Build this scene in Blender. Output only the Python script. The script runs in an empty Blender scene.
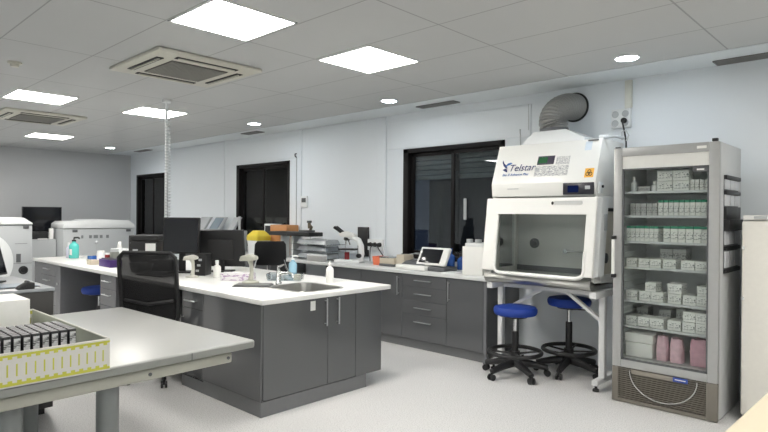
import bpy, bmesh, math, random
from mathutils import Vector, Matrix
random.seed(7)
C = bpy.context.scene.collection
R = math.radians
PI = math.pi
ORG = {}

# ------------------------------------------------------------------ materials
MATS = {}
def mat(name, col, rough=.5, metal=0.0, spec=.5, coat=0.0, var=.04, scale=30.0, bump=0.0, bscale=200.0):
    if name in MATS: return MATS[name]
    m = bpy.data.materials.new(name); m.use_nodes = True
    nt = m.node_tree; b = nt.nodes['Principled BSDF']
    b.inputs['Roughness'].default_value = rough
    b.inputs['Metallic'].default_value = metal
    b.inputs['Specular IOR Level'].default_value = spec
    b.inputs['Coat Weight'].default_value = coat
    b.inputs['Coat Roughness'].default_value = .08
    tc = nt.nodes.new('ShaderNodeTexCoord')
    nz = nt.nodes.new('ShaderNodeTexNoise'); nz.inputs['Scale'].default_value = scale; nz.inputs['Detail'].default_value = 3
    nt.links.new(tc.outputs['Object'], nz.inputs['Vector'])
    mx = nt.nodes.new('ShaderNodeMix'); mx.data_type = 'RGBA'
    mx.inputs[6].default_value = (*[c*(1-var) for c in col], 1)
    mx.inputs[7].default_value = (*[min(1, c*(1+var)) for c in col], 1)
    nt.links.new(nz.outputs['Fac'], mx.inputs[0])
    nt.links.new(mx.outputs[2], b.inputs['Base Color'])
    if bump:
        n2 = nt.nodes.new('ShaderNodeTexNoise'); n2.inputs['Scale'].default_value = bscale
        nt.links.new(tc.outputs['Object'], n2.inputs['Vector'])
        bp = nt.nodes.new('ShaderNodeBump'); bp.inputs['Strength'].default_value = bump; bp.inputs['Distance'].default_value = .002
        nt.links.new(n2.outputs['Fac'], bp.inputs['Height']); nt.links.new(bp.outputs['Normal'], b.inputs['Normal'])
    MATS[name] = m
    return m

def emit(name, col, s):
    if name in MATS: return MATS[name]
    m = bpy.data.materials.new(name); m.use_nodes = True
    nt = m.node_tree; nt.nodes.clear()
    e = nt.nodes.new('ShaderNodeEmission'); e.inputs[0].default_value = (*col, 1); e.inputs[1].default_value = s
    o = nt.nodes.new('ShaderNodeOutputMaterial'); nt.links.new(e.outputs[0], o.inputs[0])
    MATS[name] = m; return m

def glass(name, tint=(.9, .93, .93), ior=1.45, base=.0, rough=.02):
    if name in MATS: return MATS[name]
    m = bpy.data.materials.new(name); m.use_nodes = True
    nt = m.node_tree; nt.nodes.clear()
    t = nt.nodes.new('ShaderNodeBsdfTransparent'); t.inputs[0].default_value = (*tint, 1)
    g = nt.nodes.new('ShaderNodeBsdfGlossy'); g.inputs['Roughness'].default_value = rough; g.inputs[0].default_value = (1, 1, 1, 1)
    f = nt.nodes.new('ShaderNodeFresnel'); f.inputs[0].default_value = ior
    a = nt.nodes.new('ShaderNodeMath'); a.operation = 'ADD'; a.inputs[1].default_value = base
    nt.links.new(f.outputs[0], a.inputs[0])
    mx = nt.nodes.new('ShaderNodeMixShader'); o = nt.nodes.new('ShaderNodeOutputMaterial')
    nt.links.new(a.outputs[0], mx.inputs[0]); nt.links.new(t.outputs[0], mx.inputs[1]); nt.links.new(g.outputs[0], mx.inputs[2])
    nt.links.new(mx.outputs[0], o.inputs[0]); MATS[name] = m; return m

def frosted(name, col, alpha, rough=.4):
    """half see-through film or mesh"""
    if name in MATS: return MATS[name]
    m = bpy.data.materials.new(name); m.use_nodes = True
    nt = m.node_tree; b = nt.nodes['Principled BSDF']
    b.inputs['Base Color'].default_value = (*col, 1); b.inputs['Roughness'].default_value = rough
    b.inputs['Alpha'].default_value = alpha
    MATS[name] = m; return m

def printed(name, base, ink, sx=14.0, sz=26.0, thr=.56, band=(.25, .8), rough=.55):
    """carton with small lines of print inside a band of each face"""
    if name in MATS: return MATS[name]
    m = bpy.data.materials.new(name); m.use_nodes = True
    nt = m.node_tree; b = nt.nodes['Principled BSDF']; b.inputs['Roughness'].default_value = rough
    tc = nt.nodes.new('ShaderNodeTexCoord'); mp = nt.nodes.new('ShaderNodeMapping')
    mp.inputs['Scale'].default_value = (sx, sx, sz)
    nt.links.new(tc.outputs['Generated'], mp.inputs[0])
    nz = nt.nodes.new('ShaderNodeTexNoise'); nz.inputs['Scale'].default_value = .5; nz.inputs['Detail'].default_value = 2
    nt.links.new(mp.outputs[0], nz.inputs['Vector'])
    g = nt.nodes.new('ShaderNodeMath'); g.operation = 'GREATER_THAN'; g.inputs[1].default_value = thr
    nt.links.new(nz.outputs['Fac'], g.inputs[0])
    sp = nt.nodes.new('ShaderNodeSeparateXYZ'); nt.links.new(tc.outputs['Generated'], sp.inputs[0])
    a = nt.nodes.new('ShaderNodeMath'); a.operation = 'GREATER_THAN'; a.inputs[1].default_value = band[0]
    c = nt.nodes.new('ShaderNodeMath'); c.operation = 'LESS_THAN'; c.inputs[1].default_value = band[1]
    nt.links.new(sp.outputs[2], a.inputs[0]); nt.links.new(sp.outputs[2], c.inputs[0])
    m1 = nt.nodes.new('ShaderNodeMath'); m1.operation = 'MULTIPLY'; m2 = nt.nodes.new('ShaderNodeMath'); m2.operation = 'MULTIPLY'
    nt.links.new(a.outputs[0], m1.inputs[0]); nt.links.new(c.outputs[0], m1.inputs[1])
    nt.links.new(m1.outputs[0], m2.inputs[0]); nt.links.new(g.outputs[0], m2.inputs[1])
    mx = nt.nodes.new('ShaderNodeMix'); mx.data_type = 'RGBA'
    mx.inputs[6].default_value = (*base, 1); mx.inputs[7].default_value = (*ink, 1)
    nt.links.new(m2.outputs[0], mx.inputs[0]); nt.links.new(mx.outputs[2], b.inputs['Base Color'])
    MATS[name] = m; return m

def math_node(nt, op, a, b=None):
    n = nt.nodes.new('ShaderNodeMath'); n.operation = op
    for i, v in enumerate((a, b)):
        if v is None: continue
        if isinstance(v, (int, float)): n.inputs[i].default_value = v
        else: nt.links.new(v, n.inputs[i])
    return n.outputs[0]

# ------------------------------------------------------------------ mesh builder
class G:
    def __init__(s): s.bm = bmesh.new()
    def _merge(s, t):
        me = bpy.data.meshes.new('tmp'); t.to_mesh(me); t.free(); s.bm.from_mesh(me); bpy.data.meshes.remove(me)
    def box(s, x0, x1, y0, y1, z0, z1, b=0.0, seg=2):
        t = bmesh.new()
        v = [t.verts.new((x, y, z)) for x in (x0, x1) for y in (y0, y1) for z in (z0, z1)]
        for f in ((0,1,3,2), (4,6,7,5), (0,4,5,1), (2,3,7,6), (0,2,6,4), (1,5,7,3)): t.faces.new([v[i] for i in f])
        bmesh.ops.recalc_face_normals(t, faces=t.faces[:])
        if b > 0: bmesh.ops.bevel(t, geom=t.edges[:], offset=b, segments=seg, affect='EDGES', profile=.5)
        s._merge(t); return s
    def prism(s, poly, axis, a0, a1, b=0.0, seg=2):
        t = bmesh.new()
        def P(u, v, w):
            return {'x': (w, u, v), 'y': (u, w, v), 'z': (u, v, w)}[axis]
        A = [t.verts.new(P(u, v, a0)) for u, v in poly]; B = [t.verts.new(P(u, v, a1)) for u, v in poly]
        n = len(poly)
        t.faces.new(A); t.faces.new(B[::-1])
        for i in range(n): t.faces.new((A[i], B[i], B[(i+1) % n], A[(i+1) % n]))
        bmesh.ops.recalc_face_normals(t, faces=t.faces[:])
        if b > 0: bmesh.ops.bevel(t, geom=t.edges[:], offset=b, segments=seg, affect='EDGES', profile=.5)
        s._merge(t); return s
    def tube(s, pts, r, n=12, closed=False, caps=True):
        t = bmesh.new(); pts = [Vector(p) for p in pts]; N = len(pts)
        rs = r if isinstance(r, (list, tuple)) else [r]*N
        rings = []; prev = None
        for i, p in enumerate(pts):
            if closed: d = (pts[(i+1) % N]-pts[i-1])
            else: d = pts[min(i+1, N-1)]-pts[max(i-1, 0)]
            d.normalize()
            if prev is None:
                u = d.orthogonal().normalized()
            else:
                u = prev - d*prev.dot(d)
                u = u.normalized() if u.length > 1e-6 else d.orthogonal().normalized()
            prev = u; w = d.cross(u)
            rings.append([t.verts.new(p+(u*math.cos(2*PI*k/n)+w*math.sin(2*PI*k/n))*rs[i]) for k in range(n)])
        for i in range(N if closed else N-1):
            a, b = rings[i], rings[(i+1) % N]
            for k in range(n): t.faces.new((a[k], a[(k+1) % n], b[(k+1) % n], b[k]))
        if caps and not closed: t.faces.new(rings[0][::-1]); t.faces.new(rings[-1])
        bmesh.ops.recalc_face_normals(t, faces=t.faces[:])
        s._merge(t); return s
    def cyl(s, p0, p1, r0, r1=None, n=20): return s.tube([p0, p1], [r0, r0 if r1 is None else r1], n)
    def lathe(s, prof, c=(0, 0, 0), n=24):
        t = bmesh.new(); rings = []
        for r, z in prof:
            if r < 1e-5: rings.append([t.verts.new((c[0], c[1], c[2]+z))])
            else: rings.append([t.verts.new((c[0]+r*math.cos(2*PI*k/n), c[1]+r*math.sin(2*PI*k/n), c[2]+z)) for k in range(n)])
        for a, b in zip(rings[:-1], rings[1:]):
            for k in range(n):
                k2 = (k+1) % n
                if len(a) == 1 and len(b) == 1: continue
                if len(a) == 1: t.faces.new((a[0], b[k2], b[k]))
                elif len(b) == 1: t.faces.new((a[k], a[k2], b[0]))
                else: t.faces.new((a[k], a[k2], b[k2], b[k]))
        if len(rings[0]) > 1: t.faces.new(rings[0][::-1])
        if len(rings[-1]) > 1: t.faces.new(rings[-1])
        bmesh.ops.recalc_face_normals(t, faces=t.faces[:])
        s._merge(t); return s
    def torus(s, c, Rr, r, axis='z', n=40, m=10):
        pts = []
        for k in range(n):
            a = 2*PI*k/n; u, v = Rr*math.cos(a), Rr*math.sin(a)
            pts.append({'z': (c[0]+u, c[1]+v, c[2]), 'y': (c[0]+u, c[1], c[2]+v), 'x': (c[0], c[1]+u, c[2]+v)}[axis])
        return s.tube(pts, r, m, closed=True)
    def sphere(s, c, r, sc=(1, 1, 1)):
        t = bmesh.new(); bmesh.ops.create_uvsphere(t, u_segments=18, v_segments=12, radius=r)
        for v in t.verts: v.co = Vector((v.co.x*sc[0]+c[0], v.co.y*sc[1]+c[1], v.co.z*sc[2]+c[2]))
        s._merge(t); return s
    def quad(s, pts):
        s.bm.faces.new([s.bm.verts.new(p) for p in pts]); return s
    def rot(s, ang, axis='Z', c=(0, 0, 0)):
        bmesh.ops.rotate(s.bm, cent=c, matrix=Matrix.Rotation(ang, 3, axis), verts=s.bm.verts[:]); return s
    def build(s, name, m, parent=None, origin=None, smooth=True):
        o0 = Vector(ORG.get(parent.name, (0, 0, 0))) if parent else Vector(origin or (0, 0, 0))
        if o0.length: bmesh.ops.translate(s.bm, vec=-o0, verts=s.bm.verts[:])
        me = bpy.data.meshes.new(name); s.bm.to_mesh(me); s.bm.free()
        me.materials.append(m)
        if smooth:
            me.polygons.foreach_set('use_smooth', [True]*len(me.polygons)); me.set_sharp_from_angle(angle=R(35))
        o = bpy.data.objects.new(name, me); C.objects.link(o)
        if parent: o.parent = parent
        else: o.location = o0
        ORG[o.name] = tuple(o0)
        return o

def tag(o, label, cat, group=None, kind=None):
    o['label'] = label; o['category'] = cat
    if group: o['group'] = group
    if kind: o['kind'] = kind
    return o
def thing(name, label, cat, loc=(0, 0, 0), group=None):
    o = bpy.data.objects.new(name, None); C.objects.link(o); o.location = loc; o.empty_display_size = .1
    ORG[o.name] = tuple(loc)
    return tag(o, label, cat, group)
def struct(o): o['kind'] = 'structure'; return o
def place(o, loc, rz=0): o.location = loc; o.rotation_euler = (0, 0, rz); return o
def dup(root, loc, rz, label, group=None):
    r = root.copy(); C.objects.link(r); r.location = loc; r.rotation_euler = (0, 0, rz); r['label'] = label
    if group: r['group'] = group
    for ch in list(root.children):
        c = ch.copy(); C.objects.link(c); c.parent = r
        for g in ch.children:
            d = g.copy(); C.objects.link(d); d.parent = c
    return r
def mirrorb(f): return f
def text(name, body, size, m, parent, loc, rot, shear=0.0, extrude=.001):
    cu = bpy.data.curves.new(name, 'FONT'); cu.body = body; cu.size = size; cu.shear = shear; cu.extrude = extrude
    cu.materials.append(m)
    tmp = bpy.data.objects.new('lettering_source', cu); C.objects.link(tmp); bpy.context.view_layer.update()
    me = bpy.data.meshes.new_from_object(tmp.evaluated_get(bpy.context.evaluated_depsgraph_get()))
    bpy.data.objects.remove(tmp); bpy.data.curves.remove(cu)
    if not me.materials: me.materials.append(m)
    o = bpy.data.objects.new(name, me); C.objects.link(o); o.parent = parent
    og = Vector(ORG.get(parent.name, (0, 0, 0)))
    o.location = Vector(loc)-og; o.rotation_euler = rot
    return o

# ------------------------------------------------------------------ palette
M_wall = mat('wall_paint', (.75, .79, .82), .5, var=.015, scale=2)
M_panel = mat('wall_panel', (.76, .80, .83), .45, var=.015, scale=2)
M_trunk = mat('trunking', (.66, .68, .66), .45)
M_dark = mat('window_aluminium', (.006, .005, .005), .5, spec=.25)
M_slat = mat('shutter_slat', (.28, .295, .29), .4)
M_cab = mat('gloss_grey_laminate', (.108, .112, .117), .10, var=.03, scale=3, coat=.3)
M_cabside = mat('grey_laminate_edge', (.17, .175, .185), .22)
M_plinth = mat('plinth_grey', (.17, .175, .18), .2)
M_top = mat('white_worktop', (.82, .82, .80), .28, var=.01)
M_topgrey = mat('pale_worktop', (.66, .67, .67), .3, var=.01)
M_steel = mat('stainless_steel', (.42, .42, .40), .28, 1.0, var=.06, scale=12)
M_chrome = mat('chrome', (.75, .76, .77), .12, 1.0)
M_handle = mat('brushed_handle', (.60, .61, .62), .3, 1.0)
M_white = mat('white_enamel', (.80, .80, .77), .32, var=.01)
M_white2 = mat('cool_white_plastic', (.76, .78, .78), .4, var=.01)
M_frame = mat('stand_white', (.70, .71, .71), .4)
M_blackp = mat('black_plastic', (.012, .012, .013), .42)
M_blackm = mat('matte_black', (.018, .018, .019), .6)
M_screen = mat('screen_glass', (.008, .009, .012), .12, var=0)
M_rubber = mat('black_rubber', (.02, .02, .02), .7)
M_blue = mat('blue_upholstery', (.004, .036, .27), .6, bump=.3, bscale=300)
M_grey = mat('instrument_grey', (.44, .46, .47), .45)
M_greyd = mat('dark_grey_plastic', (.10, .105, .11), .45)
M_lgrey = mat('analyser_grey', (.47, .49, .50), .45, var=.02, scale=3)
M_alu = mat('fridge_aluminium', (.40, .405, .40), .38, .25)
M_cream = mat('cream_metal', (.40, .40, .345), .4)
M_tabletop = mat('table_laminate', (.37, .375, .362), .3, var=.015)
M_edgeshade = mat('shaded_table_edge', (.28, .29, .27), .45)  # below the tabletop tone: shade of the side face is in the colour
M_leg = mat('grey_column', (.22, .235, .235), .4, .2)
M_paper = mat('paper', (.80, .80, .78), .7)
M_carton = printed('white_carton', (.82, .83, .80), (.16, .19, .19), 12, 20, .57)
M_carton2 = printed('greyish_carton', (.50, .51, .50), (.22, .22, .22), thr=.52)  # greyer carton tone with grey print
M_green = mat('green_lid', (.02, .27, .15), .5)
M_pink = mat('pink_film', (.60, .34, .41), .35, var=.25, scale=22)
M_pinkl = mat('pale_pink_film', (.70, .47, .53), .35, var=.25, scale=25)
M_beige = mat('beige_plastic', (.56, .50, .40), .5)
M_acbeige = mat('cassette_ivory', (.56, .55, .48), .45)
M_orange = mat('orange_plastic', (.78, .19, .09), .45)
M_tan = mat('tan_wood', (.52, .24, .09), .5)
M_yellow = mat('yellow_plastic', (.72, .58, .06), .4)
M_purple = mat('purple_plastic', (.055, .02, .16), .4)
M_bluebot = mat('blue_bottle', (.03, .10, .35), .25)
M_lblue = mat('pale_blue_liquid', (.30, .50, .62), .25)
M_teal = mat('turquoise_soap', (.10, .55, .50), .25)
M_red = mat('dark_red_plastic', (.20, .015, .02), .35)
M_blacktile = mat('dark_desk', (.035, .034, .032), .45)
M_logo = mat('logo_navy', (.01, .02, .12), .5)
M_logob = mat('logo_blue', (.02, .12, .38), .5)
M_lcd = emit('green_lcd', (.10, .30, .14), .13)
M_lcdb = emit('blue_display', (.02, .04, .16), .10)
M_hazard = mat('hazard_orange', (.85, .45, .06), .5)
M_black = mat('ink_black', (.01, .01, .01), .6)
M_film = glass('clear_plastic', (.80, .84, .86), 1.35, .05, .15)

# ------------------------------------------------------------------ setting
HC = 2.793
WY = 5.56
# floor : pale vinyl with fine speckle
def floor_material():
    m = bpy.data.materials.new('speckled_vinyl'); m.use_nodes = True
    nt = m.node_tree; b = nt.nodes['Principled BSDF']; b.inputs['Roughness'].default_value = .38
    b.inputs['Specular IOR Level'].default_value = .35
    tc = nt.nodes.new('ShaderNodeTexCoord')
    n1 = nt.nodes.new('ShaderNodeTexNoise'); n1.inputs['Scale'].default_value = 110; n1.inputs['Detail'].default_value = 4
    n2 = nt.nodes.new('ShaderNodeTexNoise'); n2.inputs['Scale'].default_value = 1.2
    nt.links.new(tc.outputs['Object'], n1.inputs['Vector']); nt.links.new(tc.outputs['Object'], n2.inputs['Vector'])
    cr = nt.nodes.new('ShaderNodeValToRGB')
    cr.color_ramp.elements[0].position = .36; cr.color_ramp.elements[0].color = (.52, .515, .51, 1)
    cr.color_ramp.elements[1].position = .52; cr.color_ramp.elements[1].color = (.735, .73, .725, 1)
    nt.links.new(n1.outputs['Fac'], cr.inputs[0])
    mx = nt.nodes.new('ShaderNodeMix'); mx.data_type = 'RGBA'; mx.blend_type = 'MULTIPLY'; mx.inputs[0].default_value = .12
    nt.links.new(cr.outputs[0], mx.inputs[6]); nt.links.new(n2.outputs['Fac'], mx.inputs[7])
    nt.links.new(mx.outputs[2], b.inputs['Base Color'])
    return m
struct(G().box(-13.35, 2.6, -2.6, 5.8, -.1, 0).build('floor', floor_material()))

# ceiling : tiles 1.297 x .645 m with thin joints
def ceiling_material():
    m = bpy.data.materials.new('ceiling_tiles'); m.use_nodes = True
    nt = m.node_tree; b = nt.nodes['Principled BSDF']; b.inputs['Roughness'].default_value = .75
    tc = nt.nodes.new('ShaderNodeTexCoord'); sp = nt.nodes.new('ShaderNodeSeparateXYZ')
    nt.links.new(tc.outputs['Object'], sp.inputs[0])
    def line(out, off, pitch, wdt):
        u = math_node(nt, 'DIVIDE', math_node(nt, 'ADD', out, -off+pitch*20), pitch)
        f = math_node(nt, 'FRACT', u)
        d = math_node(nt, 'ABSOLUTE', math_node(nt, 'SUBTRACT', f, .5))
        return math_node(nt, 'GREATER_THAN', d, .5-wdt/pitch)
    lx = line(sp.outputs[0], -2.410, 1.297, .006); ly = line(sp.outputs[1], 3.080, .645, .005)
    L = math_node(nt, 'MAXIMUM', lx, ly)
    n1 = nt.nodes.new('ShaderNodeTexNoise'); n1.inputs['Scale'].default_value = 1.5
    nt.links.new(tc.outputs['Object'], n1.inputs['Vector'])
    base = nt.nodes.new('ShaderNodeMix'); base.data_type = 'RGBA'
    base.inputs[6].default_value = (.49, .50, .50, 1); base.inputs[7].default_value = (.53, .54, .54, 1)
    nt.links.new(n1.outputs['Fac'], base.inputs[0])
    mx = nt.nodes.new('ShaderNodeMix'); mx.data_type = 'RGBA'
    mx.inputs[7].default_value = (.32, .33, .33, 1)
    nt.links.new(L, mx.inputs[0]); nt.links.new(base.outputs[2], mx.inputs[6])
    nt.links.new(mx.outputs[2], b.inputs['Base Color'])
    bp = nt.nodes.new('ShaderNodeBump'); bp.inputs['Strength'].default_value = .4; bp.inputs['Distance'].default_value = .004; bp.invert = True
    nt.links.new(L, bp.inputs['Height']); nt.links.new(bp.outputs['Normal'], b.inputs['Normal'])
    return m
struct(G().box(-13.35, 2.6, -2.6, 5.03, HC, HC+.12).build('ceiling', ceiling_material()))
M_strip = mat('ceiling_plaster', (.72, .76, .78), .6, var=.015, scale=2)
struct(G().box(-13.35, 2.6, 5.03, 5.8, HC+.012, HC+.12).box(-13.35, 2.6, 5.026, 5.046, HC-.006, HC+.03).build('trim_1', M_strip))

# back wall with three window openings
WIN = [(-4.90, -3.40, .95, 2.345), (-8.805, -7.29, .95, 2.345), (-12.87, -11.38, .95, 2.345)]
g = G(); xs = -13.35
for x0, x1, z0, z1 in sorted(WIN):
    g.box(xs, x0, WY, WY+.24, 0, HC+.05); g.box(x0, x1, WY, WY+.24, 0, z0); g.box(x0, x1, WY, WY+.24, z1, HC+.05); xs = x1
g.box(xs, 2.6, WY, WY+.24, 0, HC+.05)
struct(g.build('wall_back', M_wall))
struct(G().box(-13.35, -13.2, -2.6, WY, 0, HC+.05).build('wall_left', mat('dimmed_grey_wall', (.50, .51, .52), .55, var=.015, scale=2)))  # neutral grey, with this wall's dimmer light put into the colour
struct(G().box(2.5, 2.6, -2.6, WY, 0, HC+.05).build('wall_right', M_wall))
struct(G().box(-13.35, 2.6, -2.6, -2.5, 0, HC+.05).build('wall_front', M_wall))
# thin proud wall boards between the windows (their edges draw the vertical and horizontal joints)
def board(n, x0, x1, z0, z1, d=.014):
    struct(G().box(x0, x1, WY-d, WY, z0, z1, .003, 1).build('trim_%d' % n, M_panel))
board(2, -5.185, -3.08, 2.36, 2.70); board(3, -9.185, -6.99, 2.372, 2.72)
board(4, -6.975, -5.375, .1, HC-.01); board(5, -11.2, -9.2, .1, HC-.01)
struct(G().box(-5.37, -5.20, WY-.022, WY, .1, HC, .004).build('trim_6', M_panel))
struct(G().box(-2.085, -2.02, WY-.03, WY, 2.53, HC, .004).build('trim_7', mat('ivory_trunking', (.66, .66, .60), .45)))
struct(G().box(-7.005, -6.965, WY-.03, WY, .9, HC, .004).build('trim_8', M_panel))
# night windows : aluminium sliders with the roller shutter half down outside
M_pane = glass('window_glass', (.72, .76, .78), 1.5, .0, .01)
M_night = mat('night_yard', (.010, .013, .022), .8)
for i, (x0, x1, z0, z1) in enumerate(WIN):
    root = bpy.data.objects.new('window_%d' % (i+1), None); C.objects.link(root); root.location = (x0, WY, z0); ORG[root.name] = (x0, WY, z0); root['kind'] = 'structure'
    g = G(); f = .055; y0, y1 = WY-.012, WY+.10; xm = x0+(x1-x0)*.515
    g.box(x0, x0+f+.03, y0, y1, z0, z1, .004); g.box(x1-f, x1, y0, y1, z0, z1, .004)
    g.box(x0, x1, y0, y1, z1-f, z1, .004); g.box(x0, x1, y0-.02, y1, z0, z0+f, .004)
    g.build('frame', M_dark, root)
    g = G()
    for a, b, yy in ((x0+f+.03, xm+.05, WY+.055), (xm-.03, x1-f, WY+.02)):
        s = .045
        g.box(a, a+s, yy, yy+.03, z0+f, z1-f, .003); g.box(b-s, b, yy, yy+.03, z0+f, z1-f, .003)
        g.box(a, b, yy, yy+.03, z1-f-s, z1-f, .003); g.box(a, b, yy, yy+.03, z0+f, z0+f+s, .003)
    g.build('sash', M_dark, root)
    G().box(x0+f+.075, xm+.01, WY+.066, WY+.072, z0+.1, z1-.1).build('pane', M_pane, root)
    G().box(xm+.015, x1-f-.045, WY+.031, WY+.037, z0+.1, z1-.1).build('pane', M_pane, root)
    g = G(); zb = 1.92 if i < 2 else 1.2
    n = int((z1-zb)/.062)
    for k in range(n):
        za = z1-.03-k*.062
        g.prism([(WY+.15, za), (WY+.134, za-.012), (WY+.13, za-.03), (WY+.134, za-.048), (WY+.15, za-.058), (WY+.156, za-.03)], 'x', x0, x1)
    g.build('shutter', M_slat, root)
    G().box(x0-.3, x1+.3, WY+.9, WY+.95, z0-.4, z1+.3).build('night_backing', M_night, root)
    if i == 0: G().box(xm+.16, xm+.20, WY+.012, WY+.028, 1.45, 1.70, .005).build('latch', M_grey, root)

# ------------------------------------------------------------------ ceiling fittings
M_led = emit('led_panel', (1.0, .965, .91), 9.5)
M_spot = emit('downlight_led', (.84, .92, 1.0), 22.0)
def led(x0, y0, label):
    t = thing('ceiling_light_panel', label, 'ceiling light', (x0+.305, y0+.305, HC), 'square ceiling light panels')
    g = G()
    for a in ((x0, x0+.61, y0, y0+.014), (x0, x0+.61, y0+.596, y0+.61), (x0, x0+.014, y0, y0+.61), (x0+.596, x0+.61, y0, y0+.61)):
        g.box(*a, HC-.007, HC-.0005)
    g.build('frame', M_white2, t)
    G().box(x0+.012, x0+.598, y0+.012, y0+.598, HC-.004, HC-.001).build('diffuser', M_led, t)
led(-3.70, 1.80, 'square light panel largest in view, beside the nearer ceiling cassette')
led(-3.705, 3.10, 'square light panel before the bench window, near the ceiling edge')
led(-7.56, 1.735, 'square light panel between the two ceiling air cassettes')
led(-7.535, 3.045, 'square light panel that the coiled column crosses in front of')
led(-11.16, 2.89, 'small far light panel beyond the farther ceiling cassette, near the end wall')
for x, y in ((-11.16, 1.5), (.19, 1.80), (.19, 3.10), (-3.70, -.8), (-7.53, -.8), (.19, -.8)):
    led(x, y, 'square light panel over the unseen part of the laboratory')
def downlight(x, y, label):
    t = thing('ceiling_downlight', label, 'downlight', (x, y, HC), 'round recessed downlights along the back wall')
    G().torus((x, y, HC-.004), .092, .009, 'z', 32, 8).build('rim', M_white2, t)
    G().lathe([(0, -.006), (.088, -.006), (.088, -.001), (0, -.001)], (x, y, HC), 32).build('lens', M_spot, t)
downlight(-1.77, 4.74, 'round downlight above the glass-door fridge')
downlight(-4.42, 4.755, 'round downlight before the window beside the safety cabinet')
downlight(-7.00, 4.70, 'round downlight above the middle window')
downlight(-11.78, 4.55, 'round downlight farthest off, above the two white analysers')
def vent(x0, x1, y0, y1, label):
    z = HC+.012
    t = thing('air_vent', label, 'vent', ((x0+x1)/2, (y0+y1)/2, z), 'slot vents in the ceiling edge')
    G().box(x0, x1, y0, y1, z-.004, z-.0005).build('backing', M_black, t)
    g = G()
    g.box(x0, x1, y0, y0+.012, z-.012, z-.001); g.box(x0, x1, y1-.012, y1, z-.012, z-.001)
    g.box(x0, x0+.012, y0, y1, z-.012, z-.001); g.box(x1-.012, x1, y0, y1, z-.012, z-.001)
    n = 4
    for k in range(1, n): yy = y0+(y1-y0)*k/n; g.box(x0, x1, yy-.006, yy+.006, z-.012, z-.001)
    g.build('grille', mat('vent_grey', (.22, .22, .22), .5), t)
vent(-4.46, -3.90, 5.27, 5.40, 'narrow slot vent above the window beside the safety cabinet')
vent(-1.30, -.35, 5.36, 5.52, 'long slot vent above the white upright cabinet')
vent(-8.10, -7.65, 5.18, 5.33, 'small slot vent above the middle window')
vent(-12.2, -11.6, 5.2, 5.33, 'faint slot vent above the farthest window')
def cassette(x0, y0, label):
    s = .96; t = thing('air_conditioner_cassette', label, 'air conditioner', (x0+s/2, y0+s/2, HC), 'ceiling air conditioner cassettes')
    G().box(x0, x0+s, y0, y0+s, HC-.032, HC-.001, .012).build('panel', M_acbeige, t)
    g = G()
    zz = HC-.036
    c0, c1 = x0+.22, x0+s-.22; d0, d1 = y0+.22, y0+s-.22
    g.box(c0, c1, d0, d1, zz-.002, zz+.004)
    gg = G()
    for k in range(22):
        yy = d0+.015+k*(d1-d0-.03)/21; gg.box(c0+.01, c1-.01, yy-.006, yy+.006, zz-.008, zz+.002)
    g.build('intake', mat('intake_dark', (.10, .10, .09), .6), t)
    gg.build('intake_grille', mat('intake_slat', (.26, .255, .23), .5), t)
    for a in ((x0+.2, x0+s-.2, y0+.08, y0+.14), (x0+.2, x0+s-.2, y0+s-.14, y0+s-.08), (x0+.08, x0+.14, y0+.2, y0+s-.2), (x0+s-.14, x0+s-.08, y0+.2, y0+s-.2)):
        o = G().box(*a, zz-.001, zz+.006).build('outlet_slot', M_black, t)
        b = G()
        if a[1]-a[0] > .3: b.box(a[0]+.02, a[1]-.02, a[2]+.022, a[2]+.036, zz-.010, zz)
        else: b.box(a[0]+.022, a[0]+.036, a[2]+.02, a[3]-.02, zz-.010, zz)
        b.build('louver', M_acbeige, t)
cassette(-5.27, 2.02, 'ivory ceiling air cassette nearer the camera, beside the large light panel')
cassette(-9.2, 1.93, 'ivory ceiling air cassette farther off, between two light panels')
t = thing('smoke_detector', 'small round ivory smoke detector on the ceiling near the left picture edge', 'smoke detector', (-5.72, 1.41, HC))
G().lathe([(0, -.001), (.055, -.001), (.055, -.016), (.045, -.02), (0, -.02)], (-5.72, 1.41, HC)).build('base', M_acbeige, t)
G().lathe([(0, -.02), (.036, -.02), (.03, -.042), (0, -.045)], (-5.72, 1.41, HC)).build('head', M_acbeige, t)

# service column with a coiled air line, ceiling to island
px, py = -6.318, 3.062
t = thing('service_column', 'slim white column with a coiled cable, rising from island to ceiling', 'service column', (px, py, .87))
G().cyl((px, py, .872), (px, py, HC-.01), .014).build('post', M_white2, t)
G().lathe([(0, 0), (.06, 0), (.06, .012), (.03, .03), (0, .03)], (px, py, .872)).build('foot', M_white2, t)
G().lathe([(0, 0), (.05, 0), (.05, -.03), (0, -.03)], (px, py, HC-.001)).build('ceiling_cap', M_white2, t)
pts = []
for k in range(49*12):
    a = 2*PI*k/12; pts.append((px+.012+.030*math.cos(a), py+.012+.030*math.sin(a), 2.60-k/12*.034))
G().tube(pts, .006, 6).build('coiled_cable', mat('coil_grey', (.52, .55, .56), .4), t)
G().tube([(px+.042, py+.012, 2.60), (px+.025, py+.012, 2.66), (px, py, 2.70)], .006, 6).build('cable_lead', MATS['coil_grey'], t)

# ------------------------------------------------------------------ kitchen style units
def bar_handle(g, p0, p1, out):
    """bar pull between p0 and p1, standing off along `out`"""
    p0, p1, out = Vector(p0), Vector(p1), Vector(out)
    g.tube([p0+out*.03, p1+out*.03], .006, 10)
    d = (p1-p0)
    for f in (.08, .92): q = p0+d*f; g.tube([q, q+out*.03], .004, 8)
    return g
def handle(p0, p1, out, parent): return bar_handle(G(), p0, p1, out).build('handle', M_handle, parent)

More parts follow.
